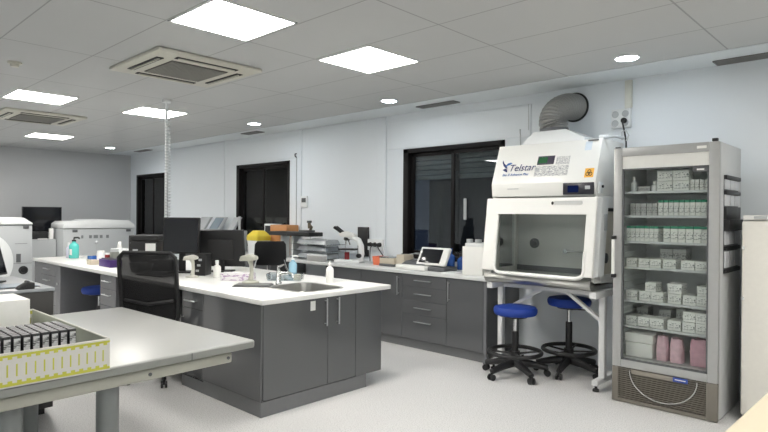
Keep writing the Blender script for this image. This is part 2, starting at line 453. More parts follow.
# island
IX0, IX1, IY0, IY1 = -8.90, -3.53, 2.46, 3.78
ZB, ZT = .832, .87
sx0, sx1, sy0, sy1 = -4.15, -3.63, 2.90, 3.37      # sink opening
g = G()
X0, X1, Y0, Y1 = IX0-.05, IX1+.03, IY0-.03, IY1+.03
g.box(X0, sx0, Y0, Y1, ZB, ZT, .004); g.box(sx1, X1, Y0, Y1, ZB, ZT, .004)
g.box(sx0-.004, sx1+.004, Y0, sy0, ZB, ZT, .004); g.box(sx0-.004, sx1+.004, sy1, Y1, ZB, ZT, .004)
tag(g.build('worktop', M_top, origin=(-6.2, 3.1, ZB)), 'long white worktop of the central island, with a sink cut in', 'worktop')

t = thing('sink_cabinet', 'glossy dark grey sink cabinet closing the near end of the island', 'cabinet', (-3.95, 3.1, 0), 'island cabinets')
g = G(); z0 = .115
g.box(-4.36, -4.345, IY0, IY1-.06, z0, ZB-.001); g.box(IX1-.035, IX1-.02, IY0, IY1-.06, z0, ZB-.001)
g.box(-4.345, IX1-.035, IY0, IY0+.016, z0, ZB-.001); g.box(-4.345, IX1-.035, IY1-.076, IY1-.06, z0, ZB-.001)
g.box(-4.345, IX1-.035, IY0+.016, IY1-.076, z0, z0+.016)
g.build('carcass', M_cab, t)
for a, b, h in ((IY0+.002, 3.088, 3.055), (3.092, 3.40, 3.185)):
    d = G().box(IX1-.019, IX1, a, b, z0+.004, ZB-.004, .002, 1).build('door', M_cab, t)
    handle((IX1, h, .60), (IX1, h, .82), (1, 0, 0), d)
G().box(IX1-.019, IX1, 3.404, IY1-.06, z0, ZB-.004, .002, 1).build('filler_panel', M_cab, t)
G().box(-4.36, IX1-.003, IY0-.019, IY0-.001, z0, ZB-.004, .002, 1).build('side_panel', M_cab, t)
G().box(-4.36, IX1-.006, IY0-.014, IY0-.002, 0, z0-.003).box(IX1-.02, IX1-.006, IY0-.002, 3.54, 0, z0-.003).box(-4.3, -3.6, 3.52, 3.54, 0, z0-.003).build('plinth', M_plinth, t)
G().box(IX1, IX1+.0015, 2.905, 2.955, .735, .81).build('notice_sticker', M_paper, t)

t = thing('drawer_cabinet', 'dark grey drawer cabinet adjoining the sink end of the island', 'cabinet', (-4.58, 3.1, 0), 'island cabinets')
G().box(-4.72, -4.362, IY0, IY1, .1, ZB-.001).build('carcass', M_cab, t)
d = G().box(-4.716, -4.364, IY0-.019, IY0-.001, .69, ZB-.004, .002, 1).build('drawer', M_cab, t); handle((-4.63, IY0-.019, .757), (-4.45, IY0-.019, .757), (0, -1, 0), d)
d = G().box(-4.716, -4.364, IY0-.019, IY0-.001, .115, .686, .002, 1).build('door', M_cab, t); handle((-4.69, IY0-.019, .42), (-4.69, IY0-.019, .62), (0, -1, 0), d)
G().box(-4.72, -4.362, IY0-.014, IY0, 0, .098).build('plinth', M_plinth, t)
def pedestal(x0, x1, label, knob=False):
    t = thing('drawer_cabinet', label, 'cabinet', ((x0+x1)/2, 3.1, 0), 'island cabinets')
    G().box(x0, x1, IY0, IY1, .1, ZB-.001).build('carcass', M_cabside, t)
    zs = (.826, .68, .50, .31, .115)
    for a, b in zip(zs[1:], zs[:-1]):
        d = G().box(x0+.004, x1-.004, IY0-.019, IY0-.001, a+.002, b-.002, .002, 1).build('drawer', M_cabside, t)
        xm = (x0+x1)/2; zc = b-.06
        handle((xm-.10, IY0-.019, zc), (xm+.10, IY0-.019, zc), (0, -1, 0), d)
    G().box(x0, x1, IY0-.012, IY0, 0, .098).build('plinth', M_plinth, t)
    return t
pedestal(-6.565, -6.14, 'grey drawer cabinet of the island beside the mesh chair, near the purple rack')
pd = pedestal(-8.62, -8.02, 'grey drawer cabinet at the far end of the island, below the green bottle')
G().box(-8.015, -7.85, IY0-.019, IY1, .1, ZB-.001).build('end_panel', M_cabside, pd)
G().cyl((-7.92, IY0-.019, .60), (-7.92, IY0-.035, .60), .018).build('lock_knob', M_chrome, pd)
G().box(-8.90, -8.625, IY0-.012, IY1, .0, ZB-.001).build('outer_panel', M_cabside, pd)
tag(G().box(-7.845, -6.57, 3.35, 3.37, 0, ZB-.001).build('modesty_panel', M_blacktile, origin=(-7.2, 3.36, 0)), 'shade-darkened back panel of the knee space with the blue stool', 'panel')  # near-black colour stands in for the shade inside the knee space
tag(G().box(-6.135, -4.725, 3.35, 3.37, 0, ZB-.001).build('modesty_panel', M_blacktile, origin=(-5.5, 3.36, 0)), 'shade-darkened back panel of the knee space behind the mesh chair', 'panel')  # recess shade put into the panel colour here too

# sink and tap
t = thing('sink', 'stainless steel basin set into the end of the island', 'sink', (-3.89, 3.135, .70))
g = G()
def rrect(x0, x1, y0, y1, r, z, n=5):
    out = []
    for cx, cy, a0 in ((x1-r, y1-r, 0), (x0+r, y1-r, 90), (x0+r, y0+r, 180), (x1-r, y0+r, 270)):
        for k in range(n+1): a = R(a0+90*k/n); out.append((cx+r*math.cos(a), cy+r*math.sin(a), z))
    return out
def loft(g, rings, cap=True):
    t_ = bmesh.new(); V = [[t_.verts.new(p) for p in r] for r in rings]; n = len(V[0])
    for a, b in zip(V[:-1], V[1:]):
        for k in range(n): t_.faces.new((a[k], a[(k+1) % n], b[(k+1) % n], b[k]))
    if cap: t_.faces.new(V[-1])
    bmesh.ops.recalc_face_normals(t_, faces=t_.faces[:]); g._merge(t_)
e = .006
loft(g, [rrect(sx0-.02, sx1+.02, sy0-.02, sy1+.02, .10, ZT+.0005), rrect(sx0-.018, sx1+.018, sy0-.018, sy1+.018, .10, ZT+.004),
         rrect(sx0+e, sx1-e, sy0+e, sy1-e, .08, ZT+.003), rrect(sx0+e+.004, sx1-e-.004, sy0+e+.004, sy1-e-.004, .08, ZT-.01),
         rrect(sx0+.02, sx1-.02, sy0+.02, sy1-.02, .07, .72), rrect(sx0+.06, sx1-.06, sy0+.06, sy1-.06, .04, .702)])
g.build('basin', M_steel, t)
G().lathe([(0, 0), (.04, 0), (.04, .004), (.025, .002), (0, .002)], (-3.89, 3.13, .703)).build('drain', M_chrome, t)
fx, fy = -4.19, 3.08
t = thing('faucet', 'chrome mixer tap standing beside the island sink', 'faucet', (fx, fy, ZT))
G().lathe([(0, .001), (.027, .001), (.027, .02), (.02, .03), (.02, .12), (.017, .125), (0, .126)], (fx, fy, ZT)).build('body', M_chrome, t)
G().tube([(fx, fy, ZT+.08), (fx+.05, fy+.01, ZT+.105), (fx+.12, fy+.02, ZT+.115), (fx+.165, fy+.025, ZT+.10), (fx+.17, fy+.026, ZT+.075)], .012, 12).build('spout', M_chrome, t)
G().tube([(fx, fy, ZT+.125), (fx-.005, fy-.002, ZT+.155), (fx+.05, fy+.03, ZT+.185)], [.016, .011, .006], 10).build('lever', M_chrome, t)

# back bench
BY0 = 4.92
BT = .872
tag(G().box(-9.6, -3.155, BY0-.04, WY-.015, BT-.034, BT, .004).build('worktop', M_topgrey, origin=(-6.4, 5.2, BT-.034)), 'pale grey worktop of the back bench under the windows', 'worktop')
def bench_unit(x0, x1, label):
    t = thing('base_cabinet', label, 'cabinet', ((x0+x1)/2, 5.2, 0), 'back bench cabinets')
    G().box(x0, x1, BY0, WY-.02, .10, BT-.035).build('carcass', M_cab, t)
    G().box(x0, x1, BY0+.03, BY0+.045, 0, .0985).build('plinth', M_plinth, t)
    return t
def bdoor(t, x0, x1, hx=None):
    d = G().box(x0+.002, x1-.002, BY0-.019, BY0-.001, .112, BT-.038, .002, 1).build('door', M_cab, t)
    if hx: handle((hx, BY0-.019, .59), (hx, BY0-.019, .80), (0, -1, 0), d)
t = bench_unit(-3.70, -3.20, 'grey single-door bench cabinet ending beside the stools'); bdoor(t, -3.70, -3.235, -3.66)
G().box(-3.233, -3.20, BY0-.019, BY0-.001, .0, BT-.036).build('end_panel', M_cabside, t)
t = bench_unit(-4.33, -3.70, 'grey four-drawer bench cabinet below the instrument with a screen')
for a, b in ((.70, .834), (.545, .698), (.39, .543), (.112, .388)):
    d = G().box(-4.328, -3.702, BY0-.019, BY0-.001, a, b, .002, 1).build('drawer', M_cab, t)
    zc = min(b-.06, a+.08) if a > .2 else .315
    handle((-4.13, BY0-.019, zc), (-3.89, BY0-.019, zc), (0, -1, 0), d)
t = bench_unit(-5.0, -4.33, 'grey single-door bench cabinet below the orange box'); bdoor(t, -5.0, -4.33, -4.38)
t = bench_unit(-5.66, -5.0, 'grey bench cabinet below the microscope, half behind the island'); bdoor(t, -5.66, -5.0)
t = bench_unit(-7.6, -6.85, 'grey bench cabinet behind the black visitor chair'); bdoor(t, -7.6, -6.85, -6.9)
t = bench_unit(-9.58, -7.6, 'wide grey bench cabinet below the middle window'); bdoor(t, -9.58, -8.6, -8.64); bdoor(t, -8.6, -7.6, -8.56)

# ------------------------------------------------------------------ safety cabinet
bx0, bx1 = -3.10, -2.05
t = thing('safety_cabinet', 'large white biological safety cabinet with a glass sash, on a white stand', 'safety cabinet', (-2.575, 5.1, .855))
prof = [(4.828, 1.68), (4.815, 1.805), (4.958, 2.186), (5.44, 2.186), (5.44, 1.68)]
G().prism(prof, 'x', bx0+.004, bx1-.004, .006).build('upper_body', M_white, t)
# chamber shell
M_cham = mat('chamber_steel', (.50, .505, .49), .30, .35, var=.12, scale=4)
g = G(); g.box(bx0+.03, bx1-.03, 5.28, 5.30, .92, 1.68); g.build('chamber_back', M_cham, t)
G().box(bx0+.02, bx1-.02, 4.76, 5.40, .90, .925).build('work_surface', mat('dull_steel', (.20, .20, .19), .35, .8), t)
g = G()
for k in range(30): x = bx0+.07+k*(bx1-bx0-.14)/29; g.box(x-.008, x+.008, 5.235, 5.262, .9255, .928)
g.build('air_slots', M_black, t)
g = G(); g.box(bx0+.03, bx1-.03, 5.27, 5.28, .945, 1.0); g.build('rear_duct_lip', M_greyd, t)
G().box(bx0+.004, bx1-.004, 5.30, 5.44, .87, 1.68).build('rear_duct', M_white, t)
# tray / sump
G().prism([(4.70, .905), (4.715, .955), (4.80, .93), (5.40, .90), (5.40, .862), (4.755, .862), (4.725, .872)], 'x', bx0, bx1, .004).build('front_tray', M_steel, t)
# side walls : pillars + windows
for s, xa, xb in (('l', bx0, bx0+.026), ('r', bx1-.026, bx1)):
    g = G(); g.prism([(4.79, .90), (4.85, 1.68), (4.96, 1.68), (4.93, .90)], 'x', xa, xb, .003)
    g.box(xa, xb, 5.24, 5.44, .90, 1.68); g.box(xa, xb, 4.93, 5.25, .90, .985); g.box(xa, xb, 4.95, 5.25, 1.56, 1.68)
    g.build('side_wall', M_white, t)
    if s == 'l': G().box(xa+.010, xa+.016, 4.93, 5.25, .985, 1.56).build('side_window', glass('cabinet_side_glass', (.80, .86, .86), 1.5, .42), t)
    else:
        G().box(xa+.004, xa+.014, 4.94, 5.25, .985, 1.56).build('side_lining', mat('side_beige', (.62, .59, .50), .5), t)
        G().box(xb-.02, xb+.004, 4.94, 5.26, 1.545, 1.575).build('seal_strip', M_black, t)
        G().lathe([(0, 0), (.045, 0), (.045, .012), (.02, .02), (0, .02)], (0, 0, 0)).rot(PI/2, 'Y').build('service_valve', M_greyd, t).location = Vector((xb-.012, 5.05, 1.13))
# valves inside
o = G().lathe([(0, 0), (.05, 0), (.05, .015), (.03, .02), (.03, .05), (0, .05)], (0, 0, 0)).rot(PI/2, 'X').build('round_valve', M_greyd, t); o.location = Vector((-2.875, 5.28, 1.225))
G().tube([(-2.52, 5.24, 1.16), (-2.29, 5.24, 1.16)], .008, 10).cyl((-2.52, 5.28, 1.16), (-2.52, 5.21, 1.16), .022).cyl((-2.29, 5.28, 1.16), (-2.29, 5.22, 1.16), .018).build('gas_tap', M_chrome, t)
# sash, slanted ~7 degrees : local frame
def sash_pt(x, z):   # point on slanted front plane
    return (x, 4.690+(z-.96)*.138, z)
def slant_box(g, x0, x1, z0, z1, d0=-.028, d1=0.0):
    t_ = bmesh.new(); v = []
    for x in (x0, x1):
        for d in (d0, d1):
            for z in (z0, z1): p = sash_pt(x, z); v.append(t_.verts.new((p[0], p[1]+d, p[2])))
    for f in ((0,1,3,2), (4,6,7,5), (0,4,5,1), (2,3,7,6), (0,2,6,4), (1,5,7,3)): t_.faces.new([v[i] for i in f])
    bmesh.ops.recalc_face_normals(t_, faces=t_.faces[:])
    bmesh.ops.bevel(t_, geom=t_.edges[:], offset=.005, segments=2, affect='EDGES'); g._merge(t_)
g = G()
slant_box(g, bx0-.004, bx1+.035, 1.515, 1.665, -.03, .0)
slant_box(g, bx0-.004, bx0+.135, .985, 1.515, -.03, .0); slant_box(g, bx1-.052, bx1+.035, .985, 1.515, -.03, .0)
sf = g.build('sash_frame', M_white, t)
g = G(); slant_box(g, bx1+.004, bx1+.06, .99, 1.665, .02, .16); g.build('side_cheek', M_white2, t)
G().box(bx1+.0605, bx1+.068, 4.84, 4.90, 1.38, 1.52, .003).build('side_switch', M_grey, t)
pts = [sash_pt(bx0+.125, 1.20), sash_pt(bx0+.125, 1.03), sash_pt(bx0+.133, .995), sash_pt(bx0+.155, .975), sash_pt(bx0+.19, .967), sash_pt(bx1-.12, .967), sash_pt(bx1-.075, .977), sash_pt(bx1-.05, .998), sash_pt(bx1-.043, 1.03), sash_pt(bx1-.043, 1.20)]
G().tube([(p[0], p[1]-.02, p[2]) for p in pts], .017, 10).build('rail', M_white, t)
g = G(); slant_box(g, bx0+.12, bx1-.045, .985, 1.53, -.012, -.006); g.build('sash_glass', glass('sash_glass', (.93, .95, .945), 1.3, .0), t)
g = G(); slant_box(g, -2.40, -2.14, 1.60, 1.635, -.032, -.030); g.build('warning_strip', mat('pale_label', (.55, .56, .55), .5), t)
g = G(); slant_box(g, -2.425, -2.405, 1.60, 1.63, -.032, -.030); g.build('warning_mark', M_black, t)
# front face fittings on the slanted fascia (crease at z 1.805)
def fas(x, z, d=.003):    # point on upper slanted fascia
    f = (z-1.805)/(2.186-1.805); return (x, 4.815+f*.143-d, z)
def fpatch(name, m, quad, d=.003, parent=None):
    a = [fas(x, z, d) for x, z in quad]; b = [fas(x, z, -.0005) for x, z in quad]
    t_ = bmesh.new(); A = [t_.verts.new(p) for p in a]; B = [t_.verts.new(p) for p in b]; n = len(A)
    t_.faces.new(A); t_.faces.new(B[::-1])
    for i in range(n): t_.faces.new((A[i], B[i], B[(i+1) % n], A[(i+1) % n]))
    bmesh.ops.recalc_face_normals(t_, faces=t_.faces[:])
    g = G(); g._merge(t_); return g.build(name, m, parent or t)
def rq(x0, x1, z0, z1, sl=0): return [(x0, z0), (x1, z0), (x1+sl, z1), (x0+sl, z1)]
cp = fpatch('control_panel', mat('panel_dark', (.03, .025, .05), .3), rq(-2.642, -2.475, 1.976, 2.057, .003), .004)
fpatch('display', M_lcd, rq(-2.63, -2.543, 1.99, 2.046, .003), .006, cp)
fpatch('instruction_label', printed('print_label', (.72, .72, .69), (.33, .34, .36), 30, 40, .5, (.02, .98)), rq(-2.654, -2.325, 1.864, 1.962, .002), .002)
fpatch('certificate_label', MATS['print_label'], rq(-2.455, -2.325, 1.966, 2.045, .002), .002)
fpatch('inspection_label', mat('pale_sticker', (.62, .70, .78), .5), rq(-2.20, -2.14, 2.085, 2.165, .002), .002)
fpatch('top_clip', M_greyd, rq(-2.18, -2.085, 2.168, 2.18), .008)
hz = fpatch('hazard_sticker', M_hazard, rq(-2.162, -2.082, 1.838, 1.919, .0), .003)
# biohazard emblem : three rings and a core
def emb(g, cx, cz, r, th, d):
    n = 24
    t_ = bmesh.new()
    for k in range(n):
        a0, a1 = 2*PI*k/n, 2*PI*(k+1)/n
        q = [(cx+(r)*math.cos(a0), cz+r*math.sin(a0)), (cx+r*math.cos(a1), cz+r*math.sin(a1)), (cx+(r-th)*math.cos(a1), cz+(r-th)*math.sin(a1)), (cx+(r-th)*math.cos(a0), cz+(r-th)*math.sin(a0))]
        t_.faces.new([t_.verts.new(fas(x, z, d)) for x, z in q])
    g._merge(t_)
g = G(); cx, cz = -2.122, 1.876
for a in (90, 210, 330): emb(g, cx+.015*math.cos(R(a)), cz+.015*math.sin(R(a)), .017, .006, .004)
emb(g, cx, cz, .012, .004, .0045)
g.build('biohazard_emblem', M_black, hz)
# lower fascia strip (vertical) z 1.68-1.80 : operating panel
o = G().box(-2.35, -2.068, 4.812, 4.824, 1.69, 1.795, .004).build('operating_panel', mat('panel_black', (.02, .02, .028), .3), t)
G().box(-2.305, -2.205, 4.8095, 4.8125, 1.71, 1.77).build('display', M_lcdb, o)
G().box(-2.145, -2.10, 4.806, 4.8125, 1.735, 1.765, .002).build('key_switch', M_grey, o)
G().box(-2.915, -2.80, 4.811, 4.823, 1.752, 1.758).build('maker_strip', M_grey, t)
G().box(bx1-.004, bx1+.018, 4.86, 4.93, 1.70, 1.80, .004).build('side_box', M_white2, t)
G().cyl((bx1+.018, 4.90, 1.76), (bx1+.03, 4.90, 1.76), .012).build('side_screw', M_black, t)
al = math.atan2(.143, .381)
text('brand_lettering', 'Telstar', .098, M_logo, t, fas(-2.935, 1.928, .0045), (PI/2-al, 0, 0), .25)
text('model_lettering', 'Bio II Advance Plus', .036, M_logob, t, fas(-2.99, 1.882, .0045), (PI/2-al, 0, 0), .2)
# bird emblem : two wings and a body
def fl(pts, m, name): fpatch(name, m, pts, .005)
fl([(-3.018, 2.042), (-3.000, 2.012), (-2.968, 1.985), (-2.952, 1.955), (-2.972, 1.962), (-2.998, 1.985), (-3.016, 2.015)], M_logo, 'emblem_wing')
fl([(-2.972, 1.962), (-2.955, 1.985), (-2.930, 1.992), (-2.905, 2.010), (-2.925, 2.014), (-2.955, 2.008), (-2.975, 1.985)], M_logob, 'emblem_wing')
fl([(-3.000, 1.945), (-2.975, 1.958), (-2.955, 1.950), (-2.945, 1.918), (-2.970, 1.928)], M_logo, 'emblem_body')
# roof hood
g = G()
loft(g, [[(-2.85, 5.0, 2.184), (-2.24, 5.0, 2.184), (-2.24, 5.42, 2.184), (-2.85, 5.42, 2.184)],
         [(-2.85, 5.0, 2.215), (-2.24, 5.0, 2.215), (-2.24, 5.42, 2.215), (-2.85, 5.42, 2.215)],
         [(-2.775, 5.06, 2.315), (-2.45, 5.06, 2.315), (-2.45, 5.34, 2.315), (-2.775, 5.34, 2.315)]])
g.build('exhaust_hood', M_white2, t)
G().box(-2.15, -2.07, 5.1, 5.2, 2.184, 2.235, .006).build('roof_box', M_white2, t)
G().tube([(-2.06, 4.99, 2.19), (-1.99, 5.05, 2.205), (-1.93, 5.12, 2.19)], .012, 8).tube([(-1.96, 5.15, 2.18), (-1.965, 5.15, 2.25), (-1.93, 5.16, 2.265), (-1.91, 5.17, 2.22), (-1.93, 5.17, 2.17)], .007, 8).build('roof_pipe', M_grey, t)

# stand
t = thing('cabinet_stand', 'white metal stand carrying the safety cabinet, with braces and black feet', 'stand', (-2.575, 5.1, 0))
for x in (-3.06, -2.04):
    lg = G().box(x-.026, x+.026, 4.93, 4.985, .075, .80, .004).build('leg', M_frame, t)
    G().box(x-.026, x+.026, 4.79, 5.42, .055, .10, .004).build('foot_bar', M_frame, lg)
    G().lathe([(0, .002), (.028, .002), (.028, .02), (.012, .03), (.012, .055), (0, .055)], (x, 4.825, 0)).build('rubber_foot', M_rubber, lg)
    G().lathe([(0, .002), (.028, .002), (.028, .02), (.012, .03), (.012, .055), (0, .055)], (x, 5.38, 0)).build('rubber_foot', M_rubber, lg)
    G().box(x-.03, x+.03, 4.74, 5.42, .80, .858, .004).build('bearer', M_frame, lg)
G().box(-3.03, -2.07, 4.94, 4.98, .80, .845, .003).build('top_rail', M_frame, t)
def barbox(p0, p1, w):
    g = G(); g.tube([p0, p1], w, 4); return g
barbox((-2.62, 4.96, .81), (-3.04, 4.96, .56), .022).build('brace', M_frame, t)
barbox((-2.37, 4.96, .81), (-2.05, 4.96, .585), .022).build('brace', M_frame, t)

# flexible exhaust duct
t = thing('exhaust_duct', 'grey corrugated duct from the safety cabinet roof into the wall', 'duct', (-2.535, 5.2, 2.315))
ctrl = [Vector(p) for p in ((-2.635, 5.2, 2.337), (-2.635, 5.2, 2.362), (-2.648, 5.197, 2.41), (-2.645, 5.22, 2.48), (-2.625, 5.28, 2.54), (-2.60, 5.37, 2.58), (-2.59, 5.47, 2.598), (-2.59, 5.556, 2.602))]
def spline(c, n):
    out = []
    for i in range(len(c)-1):
        p0, p1, p2, p3 = c[max(i-1, 0)], c[i], c[i+1], c[min(i+2, len(c)-1)]
        for k in range(n):
            u = k/n; out.append(.5*((2*p1)+(p2-p0)*u+(2*p0-5*p1+4*p2-p3)*u*u+(3*p1-p0-3*p2+p3)*u**3))
    return out+[c[-1]]
sp = spline(ctrl, 34)
G().tube(sp, [.118+.015*abs(math.sin(PI*i/10))**.7 for i in range(len(sp))], 32).build('hose', mat('duct_grey', (.27, .27, .26), .40, .3), t)
G().torus((-2.59, 5.548, 2.602), .138, .011, 'y').build('wall_collar', M_black, t)
G().cyl((-2.635, 5.2, 2.317), (-2.635, 5.2, 2.348), .136).build('base_clamp', M_greyd, t)

# wall socket box and plug
t = thing('socket_box', 'white wall socket box with four outlets above the fridge', 'socket', (-2.115, WY, 2.44), 'wall sockets')
G().box(-2.205, -2.025, WY-.045, WY-.0005, 2.345, 2.525, .006).build('housing', M_white2, t)
for x in (-2.165, -2.07):
    for z in (2.39, 2.475):
        o = G().lathe([(0, 0), (.032, 0), (.032, .004), (.026, .004), (.024, -.002), (0, -.002)], (0, 0, 0)).rot(PI/2, 'X').build('outlet', M_grey, t); o.location = Vector((x, WY-.046, z))
t = thing('power_cable', 'black plug and cable hanging from the socket box behind the fridge', 'cable', (-2.085, WY-.06, 2.40))
o = G().lathe([(0, 0), (.026, 0), (.026, .02), (.016, .04), (0, .045)], (0, 0, 0)).rot(PI/2, 'X').build('plug', M_rubber, t); o.location = Vector((-2.08, WY-.048, 2.41))
G().tube([(-2.08, WY-.085, 2.41), (-2.075, WY-.10, 2.38), (-2.06, WY-.09, 2.30), (-2.05, WY-.075, 2.2), (-2.055, WY-.06, 2.05), (-2.0, WY-.06, 1.8), (-1.9, WY-.06, .6), (-1.86, WY-.06, .02)], .008, 8).build('cord', M_rubber, t)
# conduit with hook, thermostat
t = thing('wall_conduit', 'thin grey conduit with a hook on the wall left of the exhaust duct', 'conduit', (-3.14, WY, 2.4), 'thin wall conduits')
G().tube([(-3.105, WY-.012, 2.42), (-3.105, WY-.012, 2.70)], .005, 8).build('pipe', M_grey, t)
G().tube([(-3.20, WY-.01, 2.43), (-3.20, WY-.03, 2.435), (-3.195, WY-.035, 2.41), (-3.20, WY-.02, 2.385), (-3.20, WY-.012, 2.25)], .006, 8).build('hook', M_grey, t)
t = thing('wall_conduit', 'thin grey conduit with a hook on the wall beside the middle window', 'conduit', (-7.11, WY, 2.3), 'thin wall conduits')
G().tube([(-7.11, WY-.008, .95), (-7.11, WY-.008, 2.38)], .006, 8).build('pipe', M_grey, t)
G().tube([(-7.11, WY-.01, 2.44), (-7.11, WY-.04, 2.43), (-7.11, WY-.04, 2.40), (-7.11, WY-.01, 2.38)], .010, 8).build('hook', M_greyd, t)
t = thing('thermostat', 'small white wall thermostat beside the middle window', 'thermostat', (-6.885, WY, 1.69))
G().box(-6.955, -6.815, WY-.045, WY-.015, 1.60, 1.775, .006).build('housing', M_white2, t)
G().box(-6.935, -6.835, WY-.0465, WY-.045, 1.68, 1.745).build('display', M_greyd, t)

# ------------------------------------------------------------------ lab stools
def lab_stool(label, h):
    t = thing('lab_stool', label, 'stool', (0, 0, 0), 'blue lab stools with foot rings')
    G().lathe([(0, h-.085), (.16, h-.085), (.19, h-.078), (.202, h-.055), (.203, h-.03), (.19, h-.008), (.15, h), (0, h+.002)]).build('seat', M_blue, t)
    G().lathe([(0, h-.105), (.11, h-.105), (.13, h-.086), (0, h-.086)]).build('seat_plate', M_blackp, t)
    G().cyl((0, 0, h-.25), (0, 0, h-.10), .018).build('piston', M_chrome, t)
    G().lathe([(0, .10), (.05, .10), (.05, .15), (.031, .17), (.031, h-.24), (.027, h-.235), (0, h-.235)]).build('column', M_blackp, t)
    G().tube([(.05, 0, h-.115), (.17, -.03, h-.125), (.20, -.035, h-.12)], [.006, .006, .012], 8).build('lever', M_blackp, t)
    g = G(); g.torus((0, 0, .225), .24, .019)
    for k in range(4): a = PI/4+k*PI/2; g.tube([(.03*math.cos(a), .03*math.sin(a), .21), (.235*math.cos(a), .235*math.sin(a), .235)], .009, 8)
    g.lathe([(.031, .19), (.045, .19), (.045, .235), (.031, .235)])
    g.build('foot_ring', M_blackp, t)
    for k in range(5):
        a = 2*PI*k/5+.2; c, s = math.cos(a), math.sin(a)
        lg = G().tube([(.03*c, .03*s, .125), (.16*c, .16*s, .11), (.30*c, .30*s, .08)], [.040, .034, .026], 10).build('base_leg', M_blackp, t)
        g = G()
        for sd in (-1, 1):
            p = Vector((.30*c-sd*.012*s, .30*s+sd*.012*c, .03)); q = Vector((.30*c-sd*.026*s, .30*s+sd*.026*c, .03)); g.cyl(p, q, .029)
        g.cyl((.30*c, .30*s, .03), (.30*c, .30*s, .075), .012)
        g.build('caster', M_blackp, lg)
    return t
s1 = lab_stool('blue lab stool under the safety cabinet, beside the grey bench', .655); place(s1, (-2.79, 4.765, 0), R(185)-.2)
s2 = lab_stool('blue lab stool under the safety cabinet, beside the fridge', .725); place(s2, (-2.475, 5.22, 0), .9)
s3 = lab_stool('blue lab stool pushed into the far knee space of the island', .60); place(s3, (-7.33, 2.72, 0), .5)

# ------------------------------------------------------------------ glass door fridge
fx0, fx1, fy0, fy1, fz = -1.855, -1.088, 4.70, 5.36, 2.055
t = thing('display_fridge', 'tall grey upright fridge with a glass door full of reagent cartons', 'fridge', (-1.47, 5.03, 0))
w = .045
M_inner = mat('fridge_liner', (.70, .72, .72), .4)
g = G()
g.box(fx0, fx0+w, fy0+.05, fy1, .008, fz, .004); g.box(fx1-w, fx1, fy0+.05, fy1, .008, fz, .004)
g.box(fx0+w, fx1-w, fy0+.05, fy1, fz-.05, fz-.0005); g.box(fx0+w, fx1-w, fy1-.03, fy1, .02, fz-.05)
g.box(fx0+w, fx1-w, fy0+.05, fy1-.03, .02, .36)
g.build('housing', mat('fridge_shell', (.56, .57, .57), .38), t)
g = G(); g.box(fx0+w, fx1-w, fy1-.045, fy1-.03, .36, fz-.05); g.box(fx0+w, fx0+w+.006, fy0+.06, fy1-.045, .36, fz-.05); g.box(fx1-w-.006, fx1-w, fy0+.06, fy1-.045, .36, fz-.05)
for k in range(28):
    z = .45+k*.05
    g.box(fx0+w+.006, fx0+w+.018, fy0+.09, fy1-.05, z, z+.012); g.box(fx1-w-.018, fx1-w-.006, fy0+.09, fy1-.05, z, z+.012)
g.build('liner', M_inner, t)
# door : frame with glass, header panel above
d = bpy.data.objects.new('door', None); C.objects.link(d); d.parent = t; ORG[d.name] = ORG[t.name]
g = G()
g.box(fx0, fx0+.068, fy0, fy0+.045, .285, fz, .005); g.box(fx1-.068, fx1, fy0, fy0+.045, .285, fz, .005)
g.box(fx0+.068, fx1-.068, fy0, fy0+.045, fz-.07, fz, .004); g.box(fx0+.068, fx1-.068, fy0, fy0+.045, .285, .345, .004)
g.build('door_frame', M_alu, d)
G().box(fx0+.068, fx1-.068, fy0+.012, fy0+.04, 1.885, fz-.07).build('header_panel', mat('header_white', (.72, .72, .69), .4), d)
G().box(fx0+.066, fx1-.066, fy0+.018, fy0+.026, .343, 1.89).build('door_glass', glass('fridge_glass', (.95, .965, .96), 1.25, .005, .02), d)
g = G(); q = .012
g.box(fx0+.068, fx0+.068+q, fy0+.008, fy0+.03, .345, 1.885); g.box(fx1-.068-q, fx1-.068, fy0+.008, fy0+.03, .345, 1.885)
g.box(fx0+.068, fx1-.068, fy0+.008, fy0+.03, .345, .345+q); g.box(fx0+.068, fx1-.068, fy0+.008, fy0+.03, 1.885-q, 1.885)
g.build('gasket', M_greyd, d)
hd = G().box(fx0+.004, fx0+.026, fy0-.045, fy0-.025, 1.035, 1.315, .004).build('handle', M_white, d)
G().box(fx0+.002, fx0+.03, fy0-.047, fy0, 1.315, 1.345, .003).box(fx0+.002, fx0+.03, fy0-.047, fy0, 1.005, 1.035, .003).build('handle_end', M_blackp, d)
G().box(fx1-.05, fx1-.012, fy0-.004, fy0+.03, fz+.001, fz+.024, .004).build('hinge', M_blackp, d)
G().box(fx0+.01, fx0+.05, fy0+.005, fy0+.03, fz+.001, fz+.012, .003).build('catch', M_greyd, d)
G().box(fx1-.15, fx1-.085, fy0-.001, fy0+.004, fz-.045, fz-.025).build('lock_plate', M_white, d)
tg = G().box(-1.268, -1.165, fy0+.010, fy0+.014, 1.838, 1.872).build('temperature_display', M_greyd, d)
G().box(-1.24, -1.19, fy0+.0085, fy0+.0102, 1.85, 1.862).build('readout', M_paper, tg)
# shelves
SH = [1.700, 1.508, 1.300, 1.092, .822, .614]
for z in SH:
    g = G()
    x0, x1, y0, y1 = fx0+w+.01, fx1-w-.01, fy0+.075, fy1-.06
    g.tube([(x0, y0, z-.006), (x1, y0, z-.006)], .006, 8); g.tube([(x0, y1, z-.006), (x1, y1, z-.006)], .005, 8)
    for k in range(20): x = x0+(x1-x0)*k/19; g.tube([(x, y0, z-.004), (x, y1, z-.004)], .003, 6)
    g.box(x0, x1, y0-.008, y0-.004, z-.014, z+.004)
    g.build('wire_shelf', mat('shelf_wire', (.62, .64, .64), .35, .4), t)
